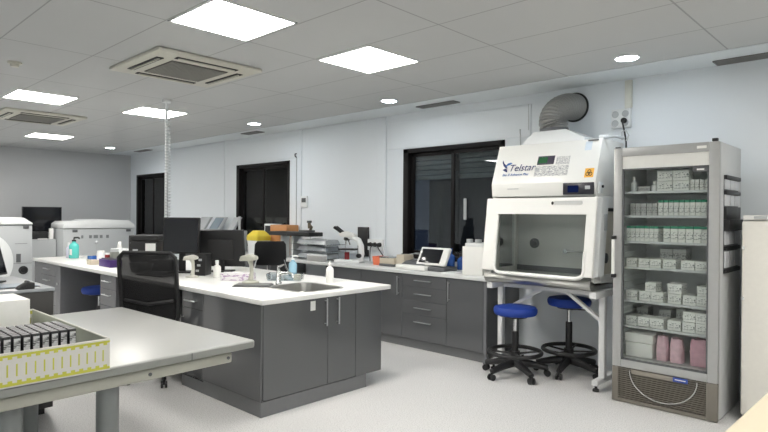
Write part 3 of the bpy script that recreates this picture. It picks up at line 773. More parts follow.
# grille base with arc and badge
M_gr = mat('grille_bronze', (.19, .175, .15), .45, .2)
g = G(); g.box(fx0+.004, fx1-.004, fy0+.02, fy0+.05, .03, .28)
g.box(fx0, fx0+.05, fy0, fy0+.03, .006, .283, .003); g.box(fx1-.075, fx1, fy0, fy0+.03, .006, .283, .003); g.box(fx0+.05, fx1-.075, fy0, fy0+.03, .006, .035)
for k in range(15): z = .046+k*.0162; g.prism([(fy0+.002, z), (fy0+.022, z+.007), (fy0+.022, z+.010), (fy0+.002, z+.0045)], 'x', fx0+.05, fx1-.075)
gr = g.build('base_grille', M_gr, t)
pts = []
for k in range(33): a = PI+PI*k/32; pts.append((-1.468+.245*math.cos(a), fy0-.003, .268+.205*math.sin(a)))
G().tube(pts, .005, 6).build('arc_trim', M_alu, gr)
G().box(-1.70, -1.29, fy0-.004, fy0+.02, .245, .278, .003).build('badge_plate', mat('badge_bronze', (.26, .235, .20), .4), gr)
bd = G().box(-1.39, -1.285, fy0-.007, fy0-.003, .246, .281, .002).build('blue_badge', mat('badge_blue', (.03, .07, .32), .35), gr)
G().box(-1.375, -1.30, fy0-.0085, fy0-.0065, .261, .267).build('badge_line', M_paper, bd)
g = G()
for x in (fx0+.06, fx1-.06):
    for y in (fy0+.08, fy1-.06): g.lathe([(0, 0), (.022, 0), (.022, .019), (0, .019)], (x, y, 0))
g.build('levelling_feet', M_rubber, t)

# cartons in the fridge : every carton a thing
ORD = ['first', 'second', 'third', 'fourth', 'fifth', 'sixth', 'seventh', 'eighth', 'ninth', 'tenth', 'eleventh', 'twelfth', 'thirteenth']
SHN = ['top', 'second', 'third', 'fourth', 'fifth', 'sixth']
def carton(x0, x1, y0, z0, h, label, dep=.14, m=None, green=False, group='cartons in the glass-door fridge'):
    t = thing('reagent_carton', label, 'carton', ((x0+x1)/2, y0+dep/2, z0+.001), group)
    G().box(x0+.001, x1-.001, y0, y0+dep, z0+.001, z0+h*(.84 if green else 1), .0015, 1).build('carton_body', m or M_carton, t)
    if green: G().box(x0+.001, x1-.001, y0-.0005, y0+dep, z0+h*.845, z0+h, .0015, 1).build('carton_lid', M_green, t)
    return t
FY = fy0+.10
def fp(px, y, z):   # fridge interior x for a photo column measured at the door plane, on depth y
    return -1.788+(px-622)/(709-622)*(.631)*y/4.70
# shelf 1
z = SH[0]
def small_bottle(x, y, z, label, h=.10):
    t = thing('reagent_bottle', label, 'bottle', (x, y, z), 'bottles on the top fridge shelf')
    G().lathe([(0, .001), (.021, .001), (.022, .006), (.022, h*.6), (.011, h*.75), (.011, h*.8), (0, h*.8)], (x, y, z)).build('bottle_body', M_white2, t)
    G().lathe([(0, h*.8), (.013, h*.8), (.013, h), (0, h)], (x, y, z)).build('cap', M_white, t)
small_bottle(-1.735, FY+.02, z, 'white bottle at the left end of the top fridge shelf', .125)
small_bottle(-1.575, FY+.02, z, 'white bottle between the flat box and the stacked cartons, top fridge shelf', .085)
carton(-1.70, -1.605, FY, z, .045, 'low flat grey carton between the bottles on the top fridge shelf', m=M_carton2)
for k in range(2):
    for j in range(2):
        carton(-1.548+k*.118, -1.432+k*.118, FY-.01, z+j*.083, .081, 'wide white carton, %s of the %s pair on the top fridge shelf' % (('bottom', 'upper one')[j], ('left', 'right')[k]))
for k in range(5):
    carton(-1.3115+k*.0325, -1.281+k*.0325, FY+.01, z, .088, 'slim white carton, %s from the stacked pairs on the top fridge shelf' % ORD[k], m=M_carton)
# shelf 2
z = SH[1]
for k in range(5):
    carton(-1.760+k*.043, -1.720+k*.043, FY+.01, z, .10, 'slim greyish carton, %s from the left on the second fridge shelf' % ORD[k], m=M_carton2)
for k in range(10):
    carton(-1.540+k*.0385, -1.503+k*.0385, FY, z, .125, 'white carton with green top, %s in the second-shelf row' % ORD[k], green=True)
# shelf 3
z = SH[2]
for k in range(7):
    carton(-1.785+k*.036, -1.751+k*.036, FY, z, .125, 'narrow white carton with green top, %s in the left third-shelf block' % ORD[k], green=True)
for k in range(6):
    carton(-1.497+k*.054, -1.445+k*.054, FY-.01, z, .128, 'white carton with green top, %s in the right third-shelf block' % ORD[k], green=True)
# shelf 4
z = SH[3]
for k, (a, b) in enumerate(((-1.785, -1.70), (-1.688, -1.60), (-1.598, -1.515), (-1.502, -1.405), (-1.372, -1.272), (-1.270, -1.172))):
    carton(a, b, FY, z, .072, 'flat white carton, %s of the front row on the fourth fridge shelf' % ORD[k])
for k in range(2):
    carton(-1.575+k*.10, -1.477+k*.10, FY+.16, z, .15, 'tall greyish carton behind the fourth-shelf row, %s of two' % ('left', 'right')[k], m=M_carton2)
# shelf 5
z = SH[4]
x5 = ((-1.785, -1.695), (-1.68, -1.59), (-1.588, -1.495), (-1.465, -1.365), (-1.355, -1.262), (-1.260, -1.165))
for k, (a, b) in enumerate(x5):
    carton(a, b, FY, z, .078, 'flat white carton, %s along the bottom of the fifth fridge shelf' % ORD[k])
carton(-1.635, -1.55, FY, z+.079, .072, 'flat white carton stacked near the left of the fifth fridge shelf', m=M_carton)
carton(-1.467, -1.362, FY, z+.079, .078, 'flat white carton stacked in the middle of the fifth fridge shelf')
carton(-1.255, -1.155, FY, z+.079, .074, 'flat white carton stacked at the right end of the fifth fridge shelf')
# shelf 6
z = SH[5]
for k, (a, b) in enumerate(((-1.785, -1.70), (-1.69, -1.60), (-1.598, -1.49), (-1.465, -1.365), (-1.357, -1.266), (-1.264, -1.165))):
    carton(a, b, FY, z, .078, 'flat white carton, %s along the bottom of the sixth fridge shelf' % ORD[k])
carton(-1.357, -1.266, FY+.01, z+.079, .078, 'flat white carton stacked second from right on the sixth fridge shelf')
carton(-1.264, -1.165, FY, z+.079, .078, 'flat white carton stacked at the right end of the sixth fridge shelf')
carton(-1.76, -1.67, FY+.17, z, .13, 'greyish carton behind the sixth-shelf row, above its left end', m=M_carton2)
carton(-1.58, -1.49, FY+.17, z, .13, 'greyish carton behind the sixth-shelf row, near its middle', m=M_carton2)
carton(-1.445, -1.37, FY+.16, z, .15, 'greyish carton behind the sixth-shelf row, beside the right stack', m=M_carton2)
# bottom
z = .362
t = thing('styrofoam_box', 'white foam box with lid on the fridge floor', 'box', (-1.67, FY+.1, z))
G().box(-1.785, -1.575, FY, FY+.22, z+.001, z+.115, .006).build('box_body', M_white, t)
G().box(-1.79, -1.57, FY-.004, FY+.225, z+.118, z+.19, .006).build('lid', M_white, t)
def bag(x0, x1, y0, z0, h, m, label):
    g = G(); n = 10; rings = []
    for i in range(7):
        f = i/6; wf = 1-.25*f**3; pts = []
        cx, cy = (x0+x1)/2, y0+.05
        for k in range(20):
            a = 2*PI*k/20; rr = 1+.06*math.sin(5*a+3*f)+.04*random.uniform(-1, 1)
            pts.append((cx+(x1-x0)/2*wf*rr*math.copysign(abs(math.cos(a))**.6, math.cos(a)), cy+.05*wf*rr*math.copysign(abs(math.sin(a))**.6, math.sin(a)), z0+.001+h*f*(1+.03*math.sin(4*a))))
        rings.append(pts)
    loft(g, rings)
    return tag(g.build('plastic_bag', m, origin=((x0+x1)/2, y0+.05, z0)), label, 'bag', 'pink plastic bags on the fridge floor')
bag(-1.553, -1.464, FY, z, .19, M_pinkl, 'pale pink plastic bag beside the foam box on the fridge floor')
bag(-1.452, -1.357, FY, z, .185, M_pinkl, 'pale pink plastic bag in the middle of the fridge floor')
bag(-1.315, -1.158, FY+.01, z, .20, M_pink, 'broad deep pink plastic bag at the right end of the fridge floor')

# holder with pockets on the fridge side
t = thing('document_holder', 'black five-tier pocket holder with papers on the fridge side', 'document holder', (fx1, 5.05, 1.1))
X = fx1+.001
hold = [(1.775, 1.805, 1.70), (1.665, 1.695, 1.585), (1.50, 1.575, 1.40), (1.30, 1.325, 1.30), (1.235, 1.262, 1.16)]
for i, (a, b, c) in enumerate(((1.785, 1.815, 1.70), (1.672, 1.70, 1.585), (1.485, 1.58, 1.40), (1.255, 1.285, 1.15), (1.085, 1.115, 1.08))):
    pk = G().box(X, X+.022, 4.82, 5.26, a, b, .003).build('rail', M_blackp, t)
    if i == 2: pk2 = G().box(X, X+.04, 4.82, 5.26, 1.40, 1.485, .004).build('basket', M_blackp, t)
G().box(X, X+.003, 4.82, 5.26, 1.08, 1.785).build('backing', M_greyd, t)
for z0, z1 in ((1.71, 1.783), (1.588, 1.668), (1.295, 1.395), (1.125, 1.245)):
    for k in range(3): y = 4.83+k*.145; G().box(X+.0035, X+.012, y, y+.12, z0, z1).build('paper', mat('pocket_paper', (.62, .63, .65), .6), t)

# white upright cabinet right of the fridge
t = thing('upright_freezer', 'plain white upright freezer at the right edge, beside the glass-door fridge', 'freezer', (-.6, 5.15, 0))
G().box(-.975, -.30, 4.905, 5.48, .03, 1.48, .01).build('body', M_white, t)
G().box(-.975, -.30, 4.85, 4.902, .06, 1.475, .012).build('door', mat('warm_white', (.78, .76, .70), .4), t)
G().box(-.97, -.305, 4.86, 5.47, 1.482, 1.518, .008).build('top_cover', M_white, t)
G().box(-.90, -.82, 4.848, 4.861, 1.49, 1.51, .003).build('control_knob', M_grey, t)
G().box(-.975, -.955, 4.835, 4.85, 1.27, 1.29, .003).box(-.975, -.955, 4.835, 4.85, .90, .92, .003).build('hinge', M_white2, t)
G().box(-.93, -.35, 4.92, 5.45, 0, .03).build('base', M_blackp, t)

# beige table at the lower right
t = thing('side_table', 'cream table corner at the lower right, before the white freezer', 'table', (.05, 2.0, 0))
M_bt = mat('cream_laminate', (.74, .66, .50), .4, var=.02)
g = G().prism([(-.545, 1.0), (.75, 1.0), (.75, 3.3), (-.475, 3.3)], 'z', .722, .75, .004); g.build('tabletop', M_bt, t)
for x, y in ((-.42, 1.1), (.65, 1.1), (-.38, 3.2), (.65, 3.2)): G().box(x-.025, x+.025, y-.025, y+.025, 0, .7215).build('leg', M_leg, t)

# ------------------------------------------------------------------ front work table
t = thing('work_table', 'pale grey work table in the foreground with a rounded edge', 'table', (0, 0, 0))
G().box(-1.765, 0, -2.2, 0, .704, .75, .012, 3).build('tabletop', M_tabletop, t)
G().box(.0005, .006, -2.19, -.012, .707, .743, .002, 1).build('shaded_edge_band', M_edgeshade, t)  # strip over the side face, coloured darker to carry its shade
G().box(.002, .0075, -.418, -.413, .707, .743).build('edge_joint', M_greyd, t)
g = G().box(-.085, -.055, -2.15, -.12, .628, .69, .012, 3); g.build('apron_rail', M_cream, t)
G().box(-1.70, -1.67, -2.15, -.12, .628, .69, .012, 3).build('apron_rail', M_cream, t)
G().box(-1.67, -.085, -.16, -.13, .63, .69, .005).box(-1.67, -.085, -2.1, -2.07, .63, .69, .005).build('cross_rail', M_cream, t)
for y in (-.15, -.62): G().cyl((-.054, y, .66), (-.048, y, .66), .009).build('rail_bolt', M_greyd, t)
for x, y in ((-.22, -.765), (-.22, -1.21), (-1.40, -.77), (-1.40, -1.5)):
    G().cyl((x, y, .03), (x, y, .7035), .055, n=28).lathe([(0, 0), (.075, 0), (.075, .02), (.055, .035), (0, .035)], (x, y, 0)).build('leg', M_leg, t)
place(t, (-2.897, 1.962, 0), R(2.0))

# patterned cardboard tray
def tray_material():
    m = bpy.data.materials.new('yellow_barred_card'); m.use_nodes = True
    nt = m.node_tree; b = nt.nodes['Principled BSDF']; b.inputs['Roughness'].default_value = .55
    tc = nt.nodes.new('ShaderNodeTexCoord'); sp = nt.nodes.new('ShaderNodeSeparateXYZ'); nt.links.new(tc.outputs['Object'], sp.inputs[0])
    hv = math_node(nt, 'ADD', sp.outputs[1], 10); hx = math_node(nt, 'ADD', sp.outputs[0], 10)
    both = math_node(nt, 'ADD', hv, hx)
    f = math_node(nt, 'FRACT', math_node(nt, 'DIVIDE', both, .0355))
    bar = math_node(nt, 'MULTIPLY', math_node(nt, 'GREATER_THAN', f, .38), math_node(nt, 'LESS_THAN', f, .56))
    z = sp.outputs[2]
    mid = math_node(nt, 'MULTIPLY', math_node(nt, 'GREATER_THAN', z, .045), math_node(nt, 'LESS_THAN', z, .098))
    b1 = math_node(nt, 'MULTIPLY', bar, mid)
    f2 = math_node(nt, 'FRACT', math_node(nt, 'DIVIDE', both, .0355))
    step = math_node(nt, 'GREATER_THAN', f2, .5)
    lo = math_node(nt, 'MULTIPLY', math_node(nt, 'GREATER_THAN', z, .006), math_node(nt, 'LESS_THAN', z, math_node(nt, 'ADD', .018, math_node(nt, 'MULTIPLY', step, .010))))
    hi = math_node(nt, 'MULTIPLY', math_node(nt, 'LESS_THAN', z, .140), math_node(nt, 'GREATER_THAN', z, math_node(nt, 'SUBTRACT', .130, math_node(nt, 'MULTIPLY', step, .010))))
    tot = math_node(nt, 'MINIMUM', math_node(nt, 'ADD', b1, math_node(nt, 'ADD', lo, hi)), 1.0)
    mx = nt.nodes.new('ShaderNodeMix'); mx.data_type = 'RGBA'
    mx.inputs[6].default_value = (.66, .65, .60, 1); mx.inputs[7].default_value = (.56, .56, .07, 1)
    nt.links.new(tot, mx.inputs[0]); nt.links.new(mx.outputs[2], b.inputs['Base Color'])
    return m
TX0, TX1, TY0, TY1, TZ = -4.02, -2.83, .40, 1.10, .7505
t = thing('cardboard_tray', 'white cardboard tray with yellow bars, holding black cartridges on the front table', 'tray', (TX1, TY1, TZ))
MT = tray_material(); hh = .15
g = G(); k = .007
g.box(TX0, TX1, TY0, TY1, TZ, TZ+.004)
g.box(TX1-k, TX1, TY0, TY1, TZ+.004, TZ+hh, .002, 1); g.box(TX0, TX0+k, TY0, TY1, TZ+.004, TZ+hh, .002, 1)
g.box(TX0+k, TX1-k, TY1-k, TY1, TZ+.004, TZ+hh, .002, 1); g.box(TX0+k, TX1-k, TY0, TY0+k, TZ+.004, TZ+hh, .002, 1)
g.build('tray_body', MT, t)
g = G(); q = .002
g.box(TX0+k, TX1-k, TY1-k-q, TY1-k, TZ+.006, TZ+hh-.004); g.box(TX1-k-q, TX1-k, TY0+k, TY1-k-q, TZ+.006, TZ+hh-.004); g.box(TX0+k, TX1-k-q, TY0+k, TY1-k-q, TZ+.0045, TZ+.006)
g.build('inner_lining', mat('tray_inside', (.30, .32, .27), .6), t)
# cartridges : 7 rows deep, 11 across
def cart_material():
    m = bpy.data.materials.new('cartridge_black'); m.use_nodes = True
    nt = m.node_tree; b = nt.nodes['Principled BSDF']; b.inputs['Roughness'].default_value = .45
    tc = nt.nodes.new('ShaderNodeTexCoord'); sp = nt.nodes.new('ShaderNodeSeparateXYZ'); nt.links.new(tc.outputs['Object'], sp.inputs[0])
    st = math_node(nt, 'GREATER_THAN', math_node(nt, 'FRACT', math_node(nt, 'DIVIDE', math_node(nt, 'ADD', sp.outputs[0], 1), .018)), .72)
    top = math_node(nt, 'GREATER_THAN', sp.outputs[2], .1888)
    mx = nt.nodes.new('ShaderNodeMix'); mx.data_type = 'RGBA'
    mx.inputs[6].default_value = (.045, .046, .050, 1); mx.inputs[7].default_value = (.34, .34, .35, 1)
    nt.links.new(math_node(nt, 'MULTIPLY', st, top), mx.inputs[0]); nt.links.new(mx.outputs[2], b.inputs['Base Color'])
    return m
M_cart = cart_material()
M_bar = printed('barcode_label', (.76, .76, .77), (.16, .16, .17), 1.5, 34, .5, (.3, .85))
proto = thing('reagent_cartridge', 'black cartridge', 'cartridge', (0, 0, 0), 'black cartridges in the yellow barred tray')
G().box(-.0185, .0185, -.0158, .0158, 0, .19, .0025, 1).build('cartridge_body', M_cart, proto)
G().box(.0186, .0192, -.0125, .0125, .115, .178).build('barcode', M_bar, proto)
ROWN = ['front', 'second', 'third', 'fourth', 'fifth', 'sixth', 'seventh']
first = True
for r in range(7):
    for c in range(10):
        x = -2.955-r*.0405; y = .969-c*.0382
        lab = 'black cartridge with barcode label, %s row, %s from the tray\'s empty end' % (ROWN[r], ORD[c])
        zz = TZ+.0075+(.004 if (r*7+c*3) % 5 == 0 else 0)
        if first: place(proto, (x, y, TZ+.0075)); proto['label'] = lab; first = False
        else: dup(proto, (x, y, TZ+.0075), R(random.uniform(-.8, .8)), lab)
# white box standing in the tray
t = thing('storage_box', 'plain white box standing in the yellow barred tray behind the cartridges', 'box', (-3.78, .75, TZ+.0065))
g = G(); e = .004
g.box(-3.95, -3.625, .55, .975, TZ+.0065, TZ+.265, .003); g.build('box_body', M_paper, t)
G().box(-3.95, -3.6248, .76, .765, TZ+.2651, TZ+.2658).build('lid_seam', M_grey, t)

# ------------------------------------------------------------------ office chairs
M_mesh = frosted('chair_mesh', (.008, .008, .009), .74, .6)
def task_chair(label, recline=.12, arm=True, base=-90):
    """faces +y, seat centre at origin"""
    t = thing('task_chair', label, 'chair', (0, 0, 0))
    G().box(-.24, .24, -.20, .25, .44, .51, .03, 3).build('seat', M_blackm, t)
    def bp(x, z): return (x, -.24-(z-.5)*recline, z)
    w, zb, zt = .255, .56, 1.16
    pts = [bp(-w+.03, zb)]+[bp(-w, zb+.05)]+[bp(-w, zb+(zt-zb)*k/6) for k in range(1, 6)]+[bp(-w+.005, zt-.04), bp(-w+.045, zt)]+[bp(w-.045, zt), bp(w-.005, zt-.04)]+[bp(w, zb+(zt-zb)*k/6) for k in range(5, 0, -1)]+[bp(w, zb+.05), bp(w-.03, zb)]
    G().tube(pts, .017, 10, closed=True).build('back_frame', M_blackp, t)
    g = G(); loft(g, [[bp(-w+.01, zb+.01), bp(w-.01, zb+.01)][::1]+[(bp(w-.01, zb+.01)[0], bp(0, zb+.01)[1]+.006, zb+.01), (bp(-w+.01, zb)[0], bp(0, zb+.01)[1]+.006, zb+.01)],
                       [bp(-w+.01, zt-.01), bp(w-.01, zt-.01), (w-.01, bp(0, zt-.01)[1]+.006, zt-.01), (-w+.01, bp(0, zt-.01)[1]+.006, zt-.01)]])
    g.build('back_mesh', M_mesh, t)
    G().tube([(0, -.1, .43), (0, -.24, .43), (0, -.285, .50), bp(0, .62)], .024, 10).tube([bp(-.22, .75), (0, -.30, .72), bp(.22, .75)], .014, 8).build('back_support', M_blackp, t)
    G().box(-.12, .12, -.10, .12, .40, .44, .01).build('mechanism', M_blackp, t)
    if arm:
        for s in (-1, 1):
            a = G().tube([(s*.20, .03, .435), (s*.255, .03, .44), (s*.27, .03, .50), (s*.27, .05, .66)], .016, 8).build('armrest', M_blackp, t)
            G().box(s*.27-.03, s*.27+.03, -.04, .18, .66, .69, .012).build('arm_pad', M_blackm, a)
    G().lathe([(0, .08), (.045, .08), (.045, .14), (.028, .16), (.028, .40), (0, .40)]).build('column', M_blackp, t)
    for k in range(5):
        a = 2*PI*k/5+R(base); c, s = math.cos(a), math.sin(a)
        lg = G().tube([(.03*c, .03*s, .11), (.17*c, .17*s, .095), (.31*c, .31*s, .078)], [.03, .024, .018], 10).build('base_leg', M_blackp, t)
        g = G()
        for sd in (-1, 1):
            p = Vector((.31*c-sd*.008*s, .31*s+sd*.008*c, .031)); q_ = Vector((.31*c-sd*.026*s, .31*s+sd*.026*c, .031)); g.cyl(p, q_, .030)
        g.cyl((.31*c, .31*s, .03), (.31*c, .31*s, .08), .012)
        g.build('castor', M_blackp, lg)
    return t
c1 = task_chair('black mesh-backed office chair pulled up to the island knee space', base=-26-37); place(c1, (-5.015, 2.42, 0), R(38))
# visitor chair behind the island
t = thing('visitor_chair', 'black visitor chair with chrome frame behind the island', 'chair', (0, 0, 0))
G().box(-.23, .23, -.21, .23, .43, .48, .02, 3).build('seat', M_blackm, t)
g = G(); rings = []
for i in range(9):
    z = .85+.31*i/8; f = 1 if .06 < i/8 < .9 else .9; yb = -.23-.12*(i/8)
    ww = .20*(1-.10*abs(i/8-.4)); ww = ww*(.86 if i in (0, 8) else 1)
    rings.append([(-ww, yb+.03, z), (-ww*.5, yb, z), (ww*.5, yb, z), (ww, yb+.03, z), (ww, yb+.048, z), (ww*.5, yb+.02, z), (-ww*.5, yb+.02, z), (-ww, yb+.048, z)])
t_ = bmesh.new(); V = [[t_.verts.new(p) for p in r] for r in rings]
for a, b in zip(V[:-1], V[1:]):
    for k in range(8): t_.faces.new((a[k], a[(k+1) % 8], b[(k+1) % 8], b[k]))
t_.faces.new(V[0]); t_.faces.new(V[-1]); bmesh.ops.recalc_face_normals(t_, faces=t_.faces[:]); g._merge(t_)
g.build('backrest', M_blackp, t)
for s in (-1, 1):
    G().tube([(s*.26, .25, .012), (s*.26, .24, .55), (s*.26, .20, .785), (s*.26, .15, .80), (s*.26, -.18, .80), (s*.26, -.235, .785), (s*.26, -.24, .72), (s*.26, -.26, .012)], .011, 10).build('side_frame', M_chrome, t)
    G().tube([(s*.26, -.24, .72), (s*.20, -.235, .82), (s*.17, -.23, .92)], .010, 8).build('back_upright', M_chrome, t)
G().tube([(-.26, .2, .42), (.26, .2, .42)], .010, 8).tube([(-.26, -.2, .42), (.26, -.2, .42)], .010, 8).build('cross_bar', M_chrome, t)
place(t, (-6.20, 4.42, 0), R(55))

# dark cabinet at the left
t = thing('dark_cabinet', 'dark grey side cabinet standing behind the far end of the front table', 'cabinet', (-5.1, .8, 0))
G().box(-5.78, -4.722, .25, 1.425, .05, .915, .004).build('body', M_blacktile, t)
G().box(-5.79, -4.715, .24, 1.432, .9155, .94, .004).build('top', mat('cabinet_top_grey', (.27, .29, .31), .35), t)
G().box(-5.73, -4.76, .30, 1.38, 0, .0495).build('plinth', M_blackp, t)
t = thing('desk_pad', 'slate-blue flat pad lying on the dark side cabinet', 'pad', (-4.96, 1.17, .9405))
G().box(-5.09, -4.84, .98, 1.37, .9405, .946, .002).build('pad_base', M_greyd, t); G().box(-5.08, -4.85, .99, 1.36, .9465, .951, .002).build('pad_surface', mat('slate_blue', (.22, .28, .34), .4), t)
t = thing('side_monitor', 'black monitor seen edge-on at the left frame edge, on the dark cabinet', 'monitor', (0, 0, 0))
G().box(-.20, .20, -.014, .014, .05, .36, .006).rot(R(-16), 'X', (0, 0, .05)).build('display_housing', M_blackp, t)
G().box(-.185, .185, -.0165, -.0135, .065, .345).rot(R(-16), 'X', (0, 0, .05)).build('screen', M_screen, t)
G().box(-.03, .03, .0, .03, .012, .10, .004).build('stand_neck', M_blackp, t)
G().box(-.10, .10, -.07, .08, .001, .012, .004).build('stand_foot', M_blackp, t)
place(t, (-5.325, 1.15, .9405), R(133))
t = thing('tape_dispenser', 'small black wedge-shaped holder at the edge of the dark cabinet', 'holder', (-4.75, 1.24, .9405))
G().prism([(1.19, .9405), (1.30, .9405), (1.30, .985), (1.26, .995), (1.20, .96)], 'x', -4.79, -4.72, .004).build('body', M_blackp, t)
G().cyl((-4.785, 1.26, .99), (-4.735, 1.26, .99), .012).build('reel', M_greyd, t)

# ------------------------------------------------------------------ analysers by the left wall
def latch(g, x, y, z): g.box(x, x+.012, y-.045, y+.045, z-.05, z, .003)
t = thing('analyser', 'tall pale grey analyser with a round lid arc, at the left frame edge', 'analyser', (-12.3, 2.5, 0), 'white floor-standing analysers')
G().box(-12.5, -11.80, 1.7, 3.205, .03, 1.27, .02).build('body', M_lgrey, t)
G().prism([(1.7, 1.275), (3.21, 1.275), (3.205, 1.30), (3.06, 1.40), (1.7, 1.42)], 'x', -12.5, -11.78, .012).build('top_cover', M_white2, t)
G().box(-11.80, -11.792, 1.75, 3.2, 1.262, 1.27).build('seam', M_greyd, t)
g = G(); latch(g, -11.80, 3.10, 1.25); g.build('latch', M_greyd, t)
pts = [(-11.80, 2.50+.40*math.cos(R(a)), .62+.50*math.sin(R(a))) for a in range(-80, 100, 6)]
g = G(); g.prism([(p[1], p[2]) for p in pts], 'x', -11.80, -11.76, .01); g.build('round_lid', M_white2, t)
G().box(-11.80, -11.79, 2.95, 3.02, .60, .75).build('vent_slot', M_greyd, t)
o = G().lathe([(0, 0), (.075, 0), (.075, .02), (.05, .025), (.045, .012), (0, .012)]).rot(PI/2, 'Y').build('port', M_blackp, t); o.location = Vector((-11.80, 3.06, .455))
G().box(-11.80, -11.794, 2.9, 3.2, .575, .58).box(-11.80, -11.794, 2.93, 3.12, .93, .936).build('panel_line', M_greyd, t)
G().box(-12.45, -11.85, 1.75, 3.15, 0, .029).build('base', M_blackp, t)
t = thing('analyser', 'wide pale grey analyser with a hinged white lid, behind the far island end', 'analyser', (-12.3, 4.38, 0), 'white floor-standing analysers')
G().box(-12.5, -11.80, 3.715, 5.05, .03, 1.19, .02).build('body', M_lgrey, t)
G().prism([(3.71, 1.195), (5.055, 1.195), (5.05, 1.26), (4.95, 1.345), (4.5, 1.365), (4.15, 1.365), (4.08, 1.335), (3.78, 1.33), (3.715, 1.28)], 'x', -12.5, -11.78, .012).build('lid', M_white2, t)
g = G(); latch(g, -11.80, 3.92, 1.17); latch(g, -11.80, 4.93, 1.17); g.build('latch', M_greyd, t)
g = G()
for y, wd in ((4.05, .04), (4.20, .05), (4.30, .08), (4.40, .05), (4.52, .05)): g.box(-11.80, -11.794, y-wd/2, y+wd/2, 1.0, 1.06)
g.build('marking', mat('mark_grey', (.20, .21, .22), .5), t)
G().box(-12.45, -11.85, 3.76, 5.0, 0, .029).build('base', M_blackp, t)
tag(G().prism([(-13.18, 2.85), (-12.53, 2.85), (-12.53, 3.22), (-12.15, 3.22), (-12.15, 3.70), (-12.53, 3.70), (-12.53, 4.2), (-13.18, 4.2)], 'z', 0, .985).build('plinth_cabinet', M_lgrey, origin=(-12.6, 3.46, 0)), 'narrow grey cabinet between the two analysers', 'cabinet')
def monitor(name, label, w, h, foot=True, back=False, tilt=0, zc=.0, group=None, grp=None):
    """screen faces -y ; base at z=0 ; zc = bottom edge height"""
    t = thing(name, label, 'monitor', (0, 0, 0), group)
    s = G().box(-w/2, w/2, -.022, .022, zc, zc+h, .006).rot(R(tilt), 'X', (0, 0, zc)).build('display_housing', M_blackp, t)
    G().box(-w/2+.014, w/2-.014, -.0245, -.0215, zc+.018, zc+h-.014).rot(R(tilt), 'X', (0, 0, zc)).build('screen', M_screen, t)
    G().box(-w*.28, w*.28, .02, .05, zc+h*.2, zc+h*.75, .012).rot(R(tilt), 'X', (0, 0, zc)).build('rear_housing', M_blackm, t)
    G().box(-.035, .035, .03, .055, .015, zc+h*.5, .006).build('stand_neck', M_blackp, t)
    G().box(-.12, .12, -.06, .12, .001, .018, .006).build('stand_foot', M_blackp, t)
    return t
m = monitor('computer_monitor', 'black monitor on the cabinet between the two analysers', .70, .50, zc=.12); place(m, (-12.72, 3.62, .986), R(90))
t = thing('small_printer', 'low black device with white paper below the far monitor', 'printer', (-12.28, 3.45, .986))
G().box(-12.32, -12.20, 3.3, 3.58, .987, 1.13, .008).build('body', M_blackp, t); G().box(-12.21, -12.17, 3.40, 3.56, .987, 1.0).build('paper', M_paper, t)
tag(G().box(-12.24, -12.20, 3.60, 3.67, .987, 1.19).build('paper_box', M_paper, origin=(-12.22, 3.63, .987)), 'white narrow box beside the far black device', 'box')

# ------------------------------------------------------------------ things on the island
Z = ZT+.0005
ma = monitor('computer_monitor', 'large plain black monitor, nearest in the middle of the island', .385, .385, zc=.20, tilt=-4); place(ma, (-5.715, 2.94, Z), R(42))
mb = monitor('computer_monitor', 'wide black monitor turned away on the island, its stand towards us', .50, .40, zc=.06, tilt=-10); place(mb, (-5.55, 3.34, Z), R(218))
G().box(-.03, .03, .05, .056, .30, .33).build('port_cover', M_grey, mb)
t = thing('computer_tower', 'small black computer on the island beside the turned-away monitor, in front of it', 'computer', (0, 0, 0))
G().box(-.06, .06, -.09, .09, .0, .22, .008).build('case', M_blackp, t)
for i in range(3): G().box(-.04+i*.015, -.005+i*.015, -.094, -.09, .04+.055*i, .062+.055*i, .002).build('port', M_grey, t)
place(t, (-5.37, 3.00, Z), R(40))
t = thing('docking_box', 'low black box on the island beside the foot of the plain black monitor', 'box', (0, 0, 0))
G().box(-.15, .15, -.08, .08, 0, .12, .01).build('case', M_blackp, t); G().box(-.12, -.05, -.083, -.08, .05, .07).build('port', M_grey, t)
place(t, (-6.05, 2.93, Z), R(43))
t = thing('keyboard', 'black keyboard lying before the plain black monitor', 'keyboard', (0, 0, 0))
G().prism([(-.075, 0), (.075, 0), (.075, .028), (-.075, .014)], 'x', -.22, .22, .003).build('case', M_blackp, t)
g = G()
for r_ in range(5):
    for k in range(15): x = -.20+k*.0275; y = -.055+r_*.026; z_ = .017+.0019*(r_+1); g.box(x-.011, x+.011, y-.010, y+.010, z_, z_+.008, .0015, 1)
g.build('keys', M_blackm, t); place(t, (-5.63, 2.62, Z), R(10))
t = thing('label_printer', 'black box printer on the island behind the mesh chair, white card stuck on', 'printer', (0, 0, 0))
G().box(-.16, .16, -.13, .13, 0, .30, .012).build('body', M_blackp, t)
G().box(-.165, .165, -.135, .135, .302, .365, .015).build('lid', M_blackm, t)
G().box(.02, .14, -.134, -.131, .12, .27).build('card', M_paper, t)
G().box(-.13, -.07, -.133, -.13, .18, .20).build('marking', M_grey, t)
place(t, (-6.80, 3.08, Z), R(43))
t = thing('computer_tower', 'black computer case on the far side of the island, beside the tissue box', 'computer', (0, 0, 0))
G().box(-.10, .10, -.18, .18, 0, .33, .008).build('case', M_blackp, t); G().box(-.08, .08, -.184, -.18, .22, .24).build('drive_slot', M_greyd, t)
G().box(-.06, -.03, -.184, -.18, .15, .165).build('power_button', M_grey, t); place(t, (-7.75, 3.42, Z), R(43))
t = thing('wire_basket', 'dark grey open basket on the island behind the chair back', 'basket', (-6.05, 2.68, Z))
